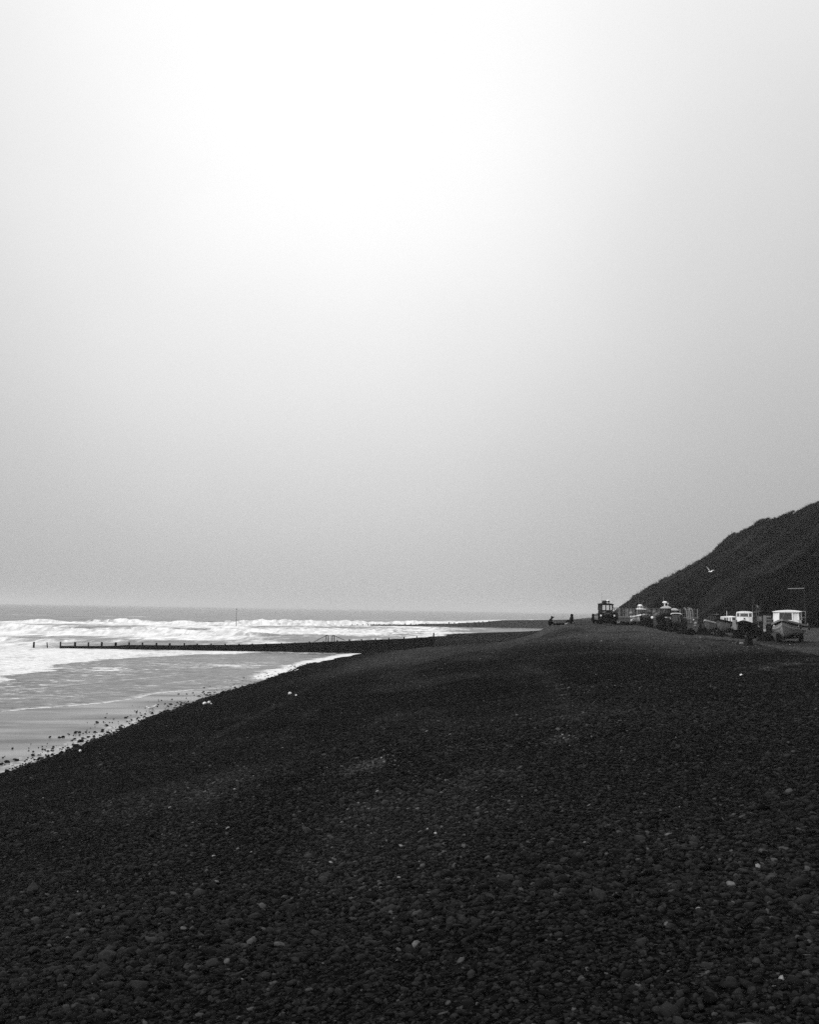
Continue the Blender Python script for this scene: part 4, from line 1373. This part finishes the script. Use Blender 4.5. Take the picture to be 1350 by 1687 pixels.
buoy(1075.2, 1017.5, 116.0, .15, M_WHITE, 'white buoy hung on the right side of the dark cab tractor')
buoy(1081.5, 1012.5, 121, .22, M_MIDGREY, 'large grey buoy right of the white roofed boat')
buoy(1078.5, 1008.5, 121, .16, M_MIDGREY, 'grey buoy topmost of the pair right of the white roofed boat')
buoy(1041.5, 1017, 119.5, .10, M_GREY, 'pale buoy highest in the pile left of the white roofed boat')
buoy(1041, 1022, 119.2, .13, M_CREAM, 'pale buoy lowest in the pile left of the white roofed boat')
buoy(1039.8, 1010.5, 122.5, .2, M_GREY, 'big grey buoy against the fence left of the white roofed boat')
buoy(1143.5, 1021, 112, .08, M_CREAM, 'little pale buoy highest in the cluster beside the dark tarpaulin heap')
buoy(1146.4, 1027, 112, .17, M_GREY, 'grey buoy in the middle of the cluster beside the dark tarpaulin heap')
buoy(1146, 1031.3, 111.5, .12, M_GREY, 'small grey buoy lowest in the cluster beside the dark tarpaulin heap')


# crab pots and heaps
def pots(px, Y, n, lab, seed):
    rr = random.Random(seed)
    for k in range(n):
        q = px + (k - n / 2 + .5) * 7.5 + rr.uniform(-1.5, 1.5)
        x, y_, z = pt_on_ground(q, Y + rr.uniform(-.3, .3))
        t_ = thing('crab_pot', lab, 'crab pot', (x, y_, z + 0.0), rr.uniform(-.5, .5), 'crab pots at the foot of the boats')
        b = MB()
        for yq in (-.28, 0, .28):
            b.path([(.24 * math.cos(a), yq, .36 * math.sin(a)) for a in np.linspace(0, math.pi, 9)], .022, 5)
        for a in (0, .8, 1.57, 2.34, 3.14):
            b.tube((.24 * math.cos(a), -.29, .36 * math.sin(a) + .02), (.24 * math.cos(a), .29, .36 * math.sin(a) + .02), .016, .016, 5)
        b.build('hoop_frame', M_BLACK, t_)
        b = MB(); b.loft([[(.23 * math.cos(a), yq, .35 * math.sin(a) + .005) for a in np.linspace(0, math.pi, 9)] for yq in (-.27, .27)], closed=True); b.build('netting', M_NET, t_)


pots(1036, 117.5, 3, 'dark crab pot on the shingle left of the dark cab tractor', 1)
pots(1096, 107.5, 3, 'dark crab pot on the shingle left of the pale roofed tractor', 2)
pots(1135, 107.5, 2, 'dark crab pot on the shingle right of the pale roofed tractor', 3)


def heap(px, Y, wid, hgt, dep, lab, name='tarpaulin_heap', cat='heap', peak=.5, seed=1, m=None):
    x, y_, z = pt_on_ground(px, Y)
    t_ = thing(name, lab, cat, (x, y_, z - .05))
    rr = random.Random(seed)
    b = MB(); rings = []
    for k in range(8):
        u = k / 7.0
        rad = (1 - u ** (1.0 + peak)) * (1 - .3 * u) + .03
        rings.append([((rad * wid / 2) * math.cos(a) * (1 + .14 * (rr.random() - .5)) + .06 * wid * u, (rad * dep / 2) * math.sin(a) * (1 + .14 * (rr.random() - .5)), hgt * u) for a in np.linspace(0, 2 * math.pi, 15)[:-1]])
    b.loft(rings); b.build('cover', m or M_NET, t_)
    b = MB()
    b.path([(wid * .36 * math.cos(a), dep * .36 * math.sin(a), hgt * .42) for a in np.linspace(0, 2 * math.pi, 13)], .02, 5); b.build('rope', M_DARK, t_)
    return t_


heap(1154.5, 109, .95, 1.35, .9, 'tall dark tarpaulin heap between the tractor row and the low boat', peak=.1, seed=3)
heap(1024, 117, 1.1, .38, .8, 'low dark net heap right of the tractor with headlights', 'net_heap', seed=5, peak=1.2)
heap(1138, 110, 1.4, .7, 1.0, 'broad dark net heap right of the pale roofed tractor', 'net_heap', seed=6, peak=1.0)
heap(1245, 104, 1.7, 1.2, 1.2, 'dark net heap in front of the shed', 'net_heap', seed=7, peak=1.5)
heap(1217, 99.5, 1.3, .7, 1.0, 'dark net heap at the left side of the three-window boat', 'net_heap', seed=9, peak=1.6)
heap(1190, 104.5, 1.5, .36, 1.0, 'low dark net heap under the white cabin boat', 'net_heap', seed=10, peak=1.6)
heap(1168, 107.5, 1.3, .36, 1.0, 'low dark net heap under the low boat with dark wheelhouse', 'net_heap', seed=11, peak=1.6)
heap(1262, 92, 1.6, .9, 1.1, 'dark net heap left of the big banded boat', 'net_heap', seed=12, peak=1.6)
heap(1125, 106.5, 1.8, .6, 1.0, 'long low dark net heap before the pale roofed tractor', 'net_heap', seed=13, peak=1.8)
heap(1052, 116.5, 1.3, .32, .8, 'low dark net heap left of the dark cab tractor', 'net_heap', seed=14, peak=1.6)
heap(1087, 111, 1.3, .75, 1.0, 'dark net heap under the domed boat with radar', 'net_heap', seed=8, peak=1.2)
# pale crate at A's right, and plank
for px, py, Y, w, lab in ((1019, 1024.3, 116.5, .22, 'pale small crate right of the tractor with headlights'), (1027.5, 1027.5, 121, .45, 'grey crate between the first two tractors'),
                          (1101.5, 1018, 112.3, .52, 'long pale crate before the domed boat with radar')):
    p = at(px, py, Y)
    zg = gz(p.x, Y)
    zz = p.z - .12 if py < 1020 else max(zg, p.z - .12)
    t_ = thing('crate', lab, 'crate', (p.x, Y, zz), R(12), 'crates among the boats')
    b = MB(); b.box((0, 0, .02), (w, .4, .04)); 
    for s1 in (-1, 1):
        b.box((s1 * (w / 2 - .02), 0, .14), (.04, .4, .2)); b.box((0, s1 * .18, .14), (w - .08, .04, .2))
    b.build('crate_body', M_CREAM if w < .4 or w > .5 else M_GREY, t_)
    b = MB(); b.box((0, -.215, .22), (w + .03, .03, .04)); b.box((0, .215, .22), (w + .03, .03, .04)); b.build('crate_rim', M_GREY, t_)
# concrete block and slab at the ramp
x, y_, z = pt_on_ground(1234, 53)
t_ = thing('concrete_block', 'dark squat concrete block at the edge of the ramp below the boats', 'block', (x, y_, z - .1), R(8))
b = MB(); b.box((0, 0, .18), (.30, .36, .56), taper=.85); b.build('block', M_STONE, t_)
b = MB(); b.tube((0, 0, .44), (0, 0, .52), .03, .05, 8); b.build('ring_bolt', M_BLACK, t_)
x, y_, z = pt_on_ground(1222, 55)
t_ = thing('timber_baulk', 'short grey timber baulk lying left of the concrete block', 'timber', (x, y_, z), R(20))
b = MB(); b.box((0, 0, .05), (.2, .12, .1), bev=.02); b.build('baulk', M_GREY, t_)


# ------------------------------------------------------------------ people
def skin_mesh(name, nodes, edges, m, parent, root_i=0, sub=2):
    me = bpy.data.meshes.new(name)
    me.from_pydata([n_[0] for n_ in nodes], edges, [])
    o = bpy.data.objects.new(name, me); COL.objects.link(o); o.parent = parent
    me.materials.append(m)
    md = o.modifiers.new('skin', 'SKIN'); md.use_smooth_shade = True
    if not me.skin_vertices:
        bpy.context.view_layer.objects.active = o
    sv = me.skin_vertices[0].data if me.skin_vertices else None
    if sv is None:
        bm_ = None
        import bmesh
        bm_ = bmesh.new(); bm_.from_mesh(me); bm_.verts.layers.skin.verify(); bm_.to_mesh(me); bm_.free()
        sv = me.skin_vertices[0].data
    for i, n_ in enumerate(nodes):
        rr = n_[1]
        sv[i].radius = rr if hasattr(rr, '__len__') else (rr, rr)
        sv[i].use_root = (i == root_i)
    sd = o.modifiers.new('sub', 'SUBSURF'); sd.levels = sub; sd.render_levels = sub
    return o


def hand(parent, wrist, dirv, m):
    d = Vector(dirv).normalized()
    side = d.cross(Vector((0, 0, 1))).normalized()
    w = Vector(wrist)
    nodes = [(tuple(w), .022), (tuple(w + d * .05), (.035, .018)), (tuple(w + d * .09), (.036, .016))]
    edges = [(0, 1), (1, 2)]
    for k, (o_, l_) in enumerate(((-.03, .07), (-.01, .082), (.01, .078), (.03, .06))):
        i = len(nodes)
        p0 = w + d * .10 + side * o_
        nodes += [(tuple(p0), .009), (tuple(p0 + d * l_ * .6 + Vector((0, 0, -.008))), .0085), (tuple(p0 + d * l_ * .9 + Vector((0, 0, -.03))), .007)]
        edges += [(2, i), (i, i + 1), (i + 1, i + 2)]
    i = len(nodes)
    nodes += [(tuple(w + d * .05 + side * .045), .011), (tuple(w + d * .085 + side * .065), .009)]
    edges += [(1, i), (i, i + 1)]
    skin_mesh('hand', nodes, edges, m, parent, 0, 1)


def seated(px, Y, rz, label, lean=.18, hood=True, scale=1.0, head_fwd=.08, knees=.42):
    """sits on the stones facing -x (local); rz turns the figure"""
    x, y_, z = pt_on_ground(px, Y)
    root = thing('person', label, 'person', (x, y_, z - .02), rz, 'people sitting on the shingle crest')
    s = scale
    N = [((0, 0, .15), (.23, .19)),                                     # 0 pelvis
         ((-lean * .35, 0, .36), (.22, .18)), ((-lean * .8, 0, .55), (.23, .18)), ((-lean, 0, .67), (.16, .13)),   # 1-3 spine
         ((-lean - head_fwd * .6, 0, .745), (.085, .08)), ((-lean - head_fwd, 0, .84), (.10, .09)), ((-lean - head_fwd * 1.1, 0, .93), (.085, .075)),  # 4-6 neck head crown
         ((-lean - head_fwd - .10, 0, .835), (.022, .02))]              # 7 nose / brow
    E = [(0, 1), (1, 2), (2, 3), (3, 4), (4, 5), (5, 6), (5, 7)]
    for sg in (-1, 1):
        i = len(N)
        N += [((-lean, sg * .19, .61), .075), ((-lean - .10, sg * .24, .40), .058), ((-lean - .28, sg * .15, .34), .042)]
        E += [(3, i), (i, i + 1), (i + 1, i + 2)]
        i = len(N)
        N += [((-.10, sg * .11, .14), .10), ((-.42, sg * .14, knees), .075), ((-.58, sg * .13, .09), .055), ((-.74, sg * .13, .05), (.045, .05))]
        E += [(0, i), (i, i + 1), (i + 1, i + 2), (i + 2, i + 3)]
    N = [(tuple(c * s for c in n_[0]), tuple(q * s for q in n_[1]) if hasattr(n_[1], '__len__') else n_[1] * s) for n_ in N]
    skin_mesh('body', N, E, M_CLOTH, root)
    hd = Vector((-lean - head_fwd, 0, .85)) * s
    if hood:
        b = MB(); rings = []
        for k, (dx, rz_) in enumerate(((-.09, .10), (-.02, .14), (.06, .145), (.15, .09))):
            rings.append([(hd.x + dx * s, math.cos(a) * rz_ * s * .9, hd.z + (math.sin(a) * rz_ * (1.15 if math.sin(a) > 0 else 1.5) + .01) * s) for a in np.linspace(0, 2 * math.pi, 13)[:-1]])
        b.loft(rings); b.build('hood', M_CLOTH, root, smooth=True)
    else:
        b = MB(); b.blob((hd.x + .02 * s, 0, hd.z + .07 * s), (.115 * s, .10 * s, .09 * s), 12, 7); b.tube((hd.x - .06 * s, 0, hd.z + .05 * s), (hd.x - .2 * s, 0, hd.z + .03 * s), .07 * s, .05 * s, 8)
        b.build('cap', M_CLOTH, root, smooth=True)
    for sg in (-1, 1):
        hand(root, Vector((-lean - .30, sg * .15, .34)) * s, (-1, -sg * .3, -.1), M_SKIN)
    return root


seated(906, 117, R(180), 'hunched person in dark peaked cap at the left end of the crest', lean=.20, hood=False, head_fwd=.14, scale=1.12)
seated(944.5, 119, R(20), 'person in dark hooded coat sitting upright right of the net roll', lean=.02, hood=True, head_fwd=.02, scale=1.12)
seated(978, 116, R(172), 'person in a dark coat sitting beside the tractor with headlights', lean=.06, hood=True, head_fwd=.03, scale=1.1)

# gear between the anglers
x, y_, z = pt_on_ground(922, 117.5)
t_ = thing('net_roll', 'long low dark rolled net lying between the two sitting people', 'net', (x, y_, z), R(2))
b = MB(); rings = []
rr = random.Random(4)
for k in range(13):
    u = k / 12.0
    rd = .13 * (1 + .35 * math.sin(u * 9) * .5 + rr.uniform(-.15, .15)) * (min(1, 6 * u + .3)) * min(1, 6 * (1 - u) + .3)
    rings.append([(-.55 + 1.3 * u, rd * 1.3 * math.cos(a), .13 + rd * math.sin(a)) for a in np.linspace(0, 2 * math.pi, 11)[:-1]])
b.loft(rings); b.build('netting', M_NET, t_)
b = MB(); b.path([(-.3, .23 * math.cos(a), .13 + .19 * math.sin(a)) for a in np.linspace(0, 6.28, 10)], .02, 5); b.build('rope', M_GREY, t_)
x, y_, z = pt_on_ground(939.5, 118)
t_ = thing('tackle_stand', 'small dark folding tackle stand left of the hooded person', 'stand', (x, y_, z), R(10))
b = MB(); b.box((0, 0, .28), (.46, .25, .07), bev=.02); b.build('tray', M_BLACK, t_)
for sx in (-1, 1):
    b = MB(); b.tube((sx * .2, -.08, 0), (sx * .05, .08, .26), .02, .02, 6); b.build('leg', M_BLACK, t_)
x, y_, z = pt_on_ground(935, 117)
t_ = thing('bag', 'small pale bag lying by the tackle stand', 'bag', (x, y_, z), R(-15))
b = MB(); b.blob((0, 0, .09), (.18, .12, .10), 12, 7, .12, 5); b.build('sack', M_GREY, t_, smooth=True)
b = MB(); b.tube((.1, 0, .16), (.2, 0, .2), .04, .05, 8); b.build('neck', M_GREY, t_)

# ------------------------------------------------------------------ gulls
p = at(1171.5, 941.8, 118)
t_ = thing('gull', 'white gull gliding in front of the dark cliff', 'gull', p, R(20), 'gulls')
b = MB()
b.loft([[(q[0] + q[2] * math.cos(a), q[1], q[3] + q[2] * .9 * math.sin(a)) for a in np.linspace(0, 6.283, 9)[:-1]] for q in
        ((0, -.30, .012, .0), (0, -.26, .035, .0), (0, -.18, .055, .005), (0, -.05, .085, 0), (0, .10, .075, 0), (0, .22, .04, .01), (0, .34, .05, .015))])
b.build('body', M_BIRD, t_, smooth=True)
b = MB(); b.tube((0, -.29, 0), (0, -.35, -.01), .012, .003, 6); b.build('beak', M_BEAK, t_)
for sg, pts in ((-1, [(-.05, .01, .03), (-.20, .0, .18), (-.34, .03, .40), (-.50, .10, .56)]), (1, [(.05, .01, .03), (.22, -.02, .15), (.42, .0, .20), (.62, .10, .07)])):
    rings = []
    for (q, ch) in zip(pts, (.20, .18, .14, .03)):
        rings.append([(q[0], q[1] - ch * .4, q[2]), (q[0], q[1] - ch * .1, q[2] + .02), (q[0], q[1] + ch * .6, q[2]), (q[0], q[1] - ch * .1, q[2] - .008)])
    b = MB(); b.loft(rings); b.build('wing', M_BIRD, t_, smooth=False)


def standing_gull(px, py, rz, label):
    p = level(px, py, .0)
    t_ = thing('gull', label, 'gull', (p.x, p.y, float(sand_z(np.array([p.x]), np.array([p.y]))[0])), rz, 'gulls')
    b = MB()
    b.loft([[(q[1] * 0 + q[2] * math.cos(a), q[0], q[1] + q[2] * math.sin(a)) for a in np.linspace(0, 6.283, 9)[:-1]] for q in
            ((-.19, .235, .012), (-.17, .235, .035), (-.13, .235, .038), (-.10, .19, .045), (-.05, .145, .062), (.05, .13, .062), (.14, .135, .03), (.22, .14, .012))])
    b.build('body', M_BIRD, t_, smooth=True)
    b = MB(); b.tube((0, -.19, .235), (0, -.235, .228), .012, .003, 6); b.build('beak', M_BEAK, t_)
    for sg in (-1, 1):
        b = MB(); b.blob((sg * .05, .06, .15), (.018, .14, .04), 8, 6); b.build('wing', M_BIRDGREY, t_, smooth=True)
        b = MB(); b.tube((sg * .022, 0, 0), (sg * .022, .01, .08), .006, .006, 5); b.box((sg * .022, -.015, .004), (.03, .05, .006)); b.build('leg', M_BEAK, t_)


standing_gull(253, 1168, R(75), 'small gull standing on the wet sand beside the foam')
standing_gull(246, 1170.5, R(-70), 'gull with lowered head left of the standing gull')


# ------------------------------------------------------------------ single stones
def stone(px, py, r_, m, label, group, seed, lump=.18, z=None):
    p = level(px, py, 0.0)
    for _ in range(30):
        zz = max(gz(p.x, p.y), float(sand_z(np.array([p.x]), np.array([p.y]))[0]))
        p = level(px, py, zz)
    b = MB(); b.blob((0, 0, r_ * .45), (r_, r_ * .85, r_ * .75), 12, 8, lump, seed)
    o = b.build('flint' if m is M_FLINT else 'stone', m, None, True, (p.x, p.y, zz))
    o.rotation_euler = (0, 0, seed * 1.3)
    return tag(o, label, 'stone', group)


stone(337, 1160, .115, M_FLINT, 'lumpy white flint at the waterline, left of the close pair', 'white flints', 2, .22)
stone(344.5, 1158, .10, M_FLINT, 'lumpy white flint at the waterline, right of the close pair', 'white flints', 5, .22)
stone(348, 1159.8, .05, M_FLINT, 'small white flint touching the right one of the waterline pair', 'white flints', 7)
stone(477.8, 1143.5, .10, M_FLINT, 'round white flint alone on the dark shingle slope', 'white flints', 3, .1)
stone(488, 1146, .06, M_FLINT, 'smaller round white flint right of the lone one on the slope', 'white flints', 4, .1)
stone(1222, 1113.5, .055, M_FLINT, 'white flint on the shingle at the right below the ramp', 'white flints', 6)
stone(132, 1237.5, .06, M_FLINT, 'pale flint lying in the waterline pebbles at lower left', 'white flints', 9, .2)

protos = []
for k in range(5):
    b = MB(); b.blob((0, 0, .03), (.09, .07, .055), 11, 7, .2, 30 + k)
    protos.append(b.mesh('stone', True)); protos[-1].materials.append(M_STONE)
spots = [(65, 1249), (72, 1250), (80, 1244.5), (86, 1243), (95, 1244), (101, 1240), (110, 1239), (113, 1236), (57, 1251), (48, 1257), (74, 1234), (88, 1230), (112, 1231.5), (130, 1222), (136, 1216),
         (143, 1222), (148, 1226), (150, 1222), (154, 1220), (155, 1213), (164, 1211), (165, 1215), (175, 1211), (183, 1209), (176, 1206), (193, 1205), (207, 1200), (211, 1199.5), (222, 1197), (227, 1192),
         (236, 1182), (238, 1180), (237, 1188), (245, 1184), (226, 1184), (207, 1182), (268, 1176), (271, 1173), (277, 1163.5), (276, 1171), (298, 1161), (310, 1156), (318, 1157), (368, 1141), (378, 1138), (372, 1142), (399, 1131), (404, 1132), (131, 1206), (140, 1243)]
rr = random.Random(12)
for i, (px, py) in enumerate(spots):
    p = level(px, py, .02)
    o = bpy.data.objects.new('stone', protos[i % 5]); COL.objects.link(o)
    s = rr.uniform(.45, 1.05) * (1.0 if py > 1200 else 1.2)
    zz = max(gz(p.x, p.y), float(sand_z(np.array([p.x]), np.array([p.y]))[0]))
    o.location = (p.x, p.y, zz); o.scale = (s, s, s * rr.uniform(.8, 1.3)); o.rotation_euler = (0, 0, rr.uniform(0, 6.28))
    tag(o, 'dark cobble lying on the wet sand along the shingle edge', 'stone', 'dark cobbles on the wet sand')

# ------------------------------------------------------------------ haze
SIG = 0.00024
hz = MB(); hz.box((0, 6000, 22.0), (40000, 20400, 60.0))
haze = hz.build('haze', bpy.data.materials.new('haze_air'))
hm = haze.data.materials[0]; hm.use_nodes = True
nt = hm.node_tree; nt.nodes.remove(nt.nodes['Principled BSDF'])
pv = nt.nodes.new('ShaderNodeVolumePrincipled')
pv.inputs['Color'].default_value = (.92, .92, .92, 1); pv.inputs['Density'].default_value = SIG
pv.inputs['Anisotropy'].default_value = .2
nt.links.new(pv.outputs[0], nt.nodes['Material Output'].inputs['Volume'])
tag(haze, 'thin sea mist over the whole beach', kind='stuff')

# ------------------------------------------------------------------ sky and sun
SUN_AZ, SUN_EL = R(-125), R(24)          # azimuth from +y, negative to the left (seaward)
w = bpy.data.worlds.new('World'); sc.world = w; w.use_nodes = True
t = NT(w)
bg = t.n['Background']
sky = t.new('ShaderNodeTexSky', sky_type='NISHITA', sun_disc=False, sun_elevation=SUN_EL, sun_rotation=SUN_AZ, dust_density=4.0)
bw = t.new('ShaderNodeRGBToBW'); t.ln(sky.outputs['Color'], bw.inputs['Color'])
tc = t.new('ShaderNodeTexCoord'); sp = t.new('ShaderNodeSeparateXYZ'); t.ln(tc.outputs['Generated'], sp.inputs['Vector'])
z = t.math('MAXIMUM', sp.outputs['Z'], 0.0)
over = t.math('ADD', t.math('MULTIPLY', t.math('ADD', z, t.math('MULTIPLY', z, z)), 12.0), 5.9)    # overcast: brighter overhead
gd = Vector((math.sin(R(-5)) * math.cos(R(12)), math.cos(R(-5)) * math.cos(R(12)), math.sin(R(12))))
dp = t.new('ShaderNodeVectorMath', operation='DOT_PRODUCT'); t.ln(tc.outputs['Generated'], dp.inputs[0]); dp.inputs[1].default_value = gd
m4 = t.math('POWER', t.math('MAXIMUM', dp.outputs['Value'], 0.0), 17.0)
glow = t.math('ADD', t.math('MULTIPLY', m4, .45), .55)
cl = t.new('ShaderNodeTexNoise', i_Scale=3.2, i_Detail=7.0); t.ln(tc.outputs['Generated'], cl.inputs['Vector'])
over = t.math('MULTIPLY', t.math('MULTIPLY', over, glow), t.rng(cl.outputs['Fac'], .3, .7, .965, 1.035))
tot = t.math('ADD', t.math('MULTIPLY', over, .94), t.math('MULTIPLY', bw.outputs['Val'], .06))
t.ln(tot, bg.inputs['Color']); bg.inputs['Strength'].default_value = .1

sl = bpy.data.lights.new('sun', 'SUN'); sl.energy = 1.5; sl.angle = R(14); sl.color = (1, .985, .97)
so = bpy.data.objects.new('sun', sl); COL.objects.link(so)
sd = Vector((math.sin(SUN_AZ) * math.cos(SUN_EL), math.cos(SUN_AZ) * math.cos(SUN_EL), math.sin(SUN_EL)))
so.rotation_euler = sd.to_track_quat('Z', 'Y').to_euler()
so.location = (0, 0, 80)
sl.color = (1, 1, 1)

sc.view_settings.view_transform = 'Standard'; sc.view_settings.look = 'None'
sc.view_settings.exposure = 0; sc.view_settings.gamma = 1
sc.render.engine = 'CYCLES'
sc.cycles.max_bounces = 6; sc.cycles.volume_bounces = 1; sc.cycles.transparent_max_bounces = 12
sc.cycles.caustics_reflective = False; sc.cycles.caustics_refractive = False
sc.cycles.use_denoising = False
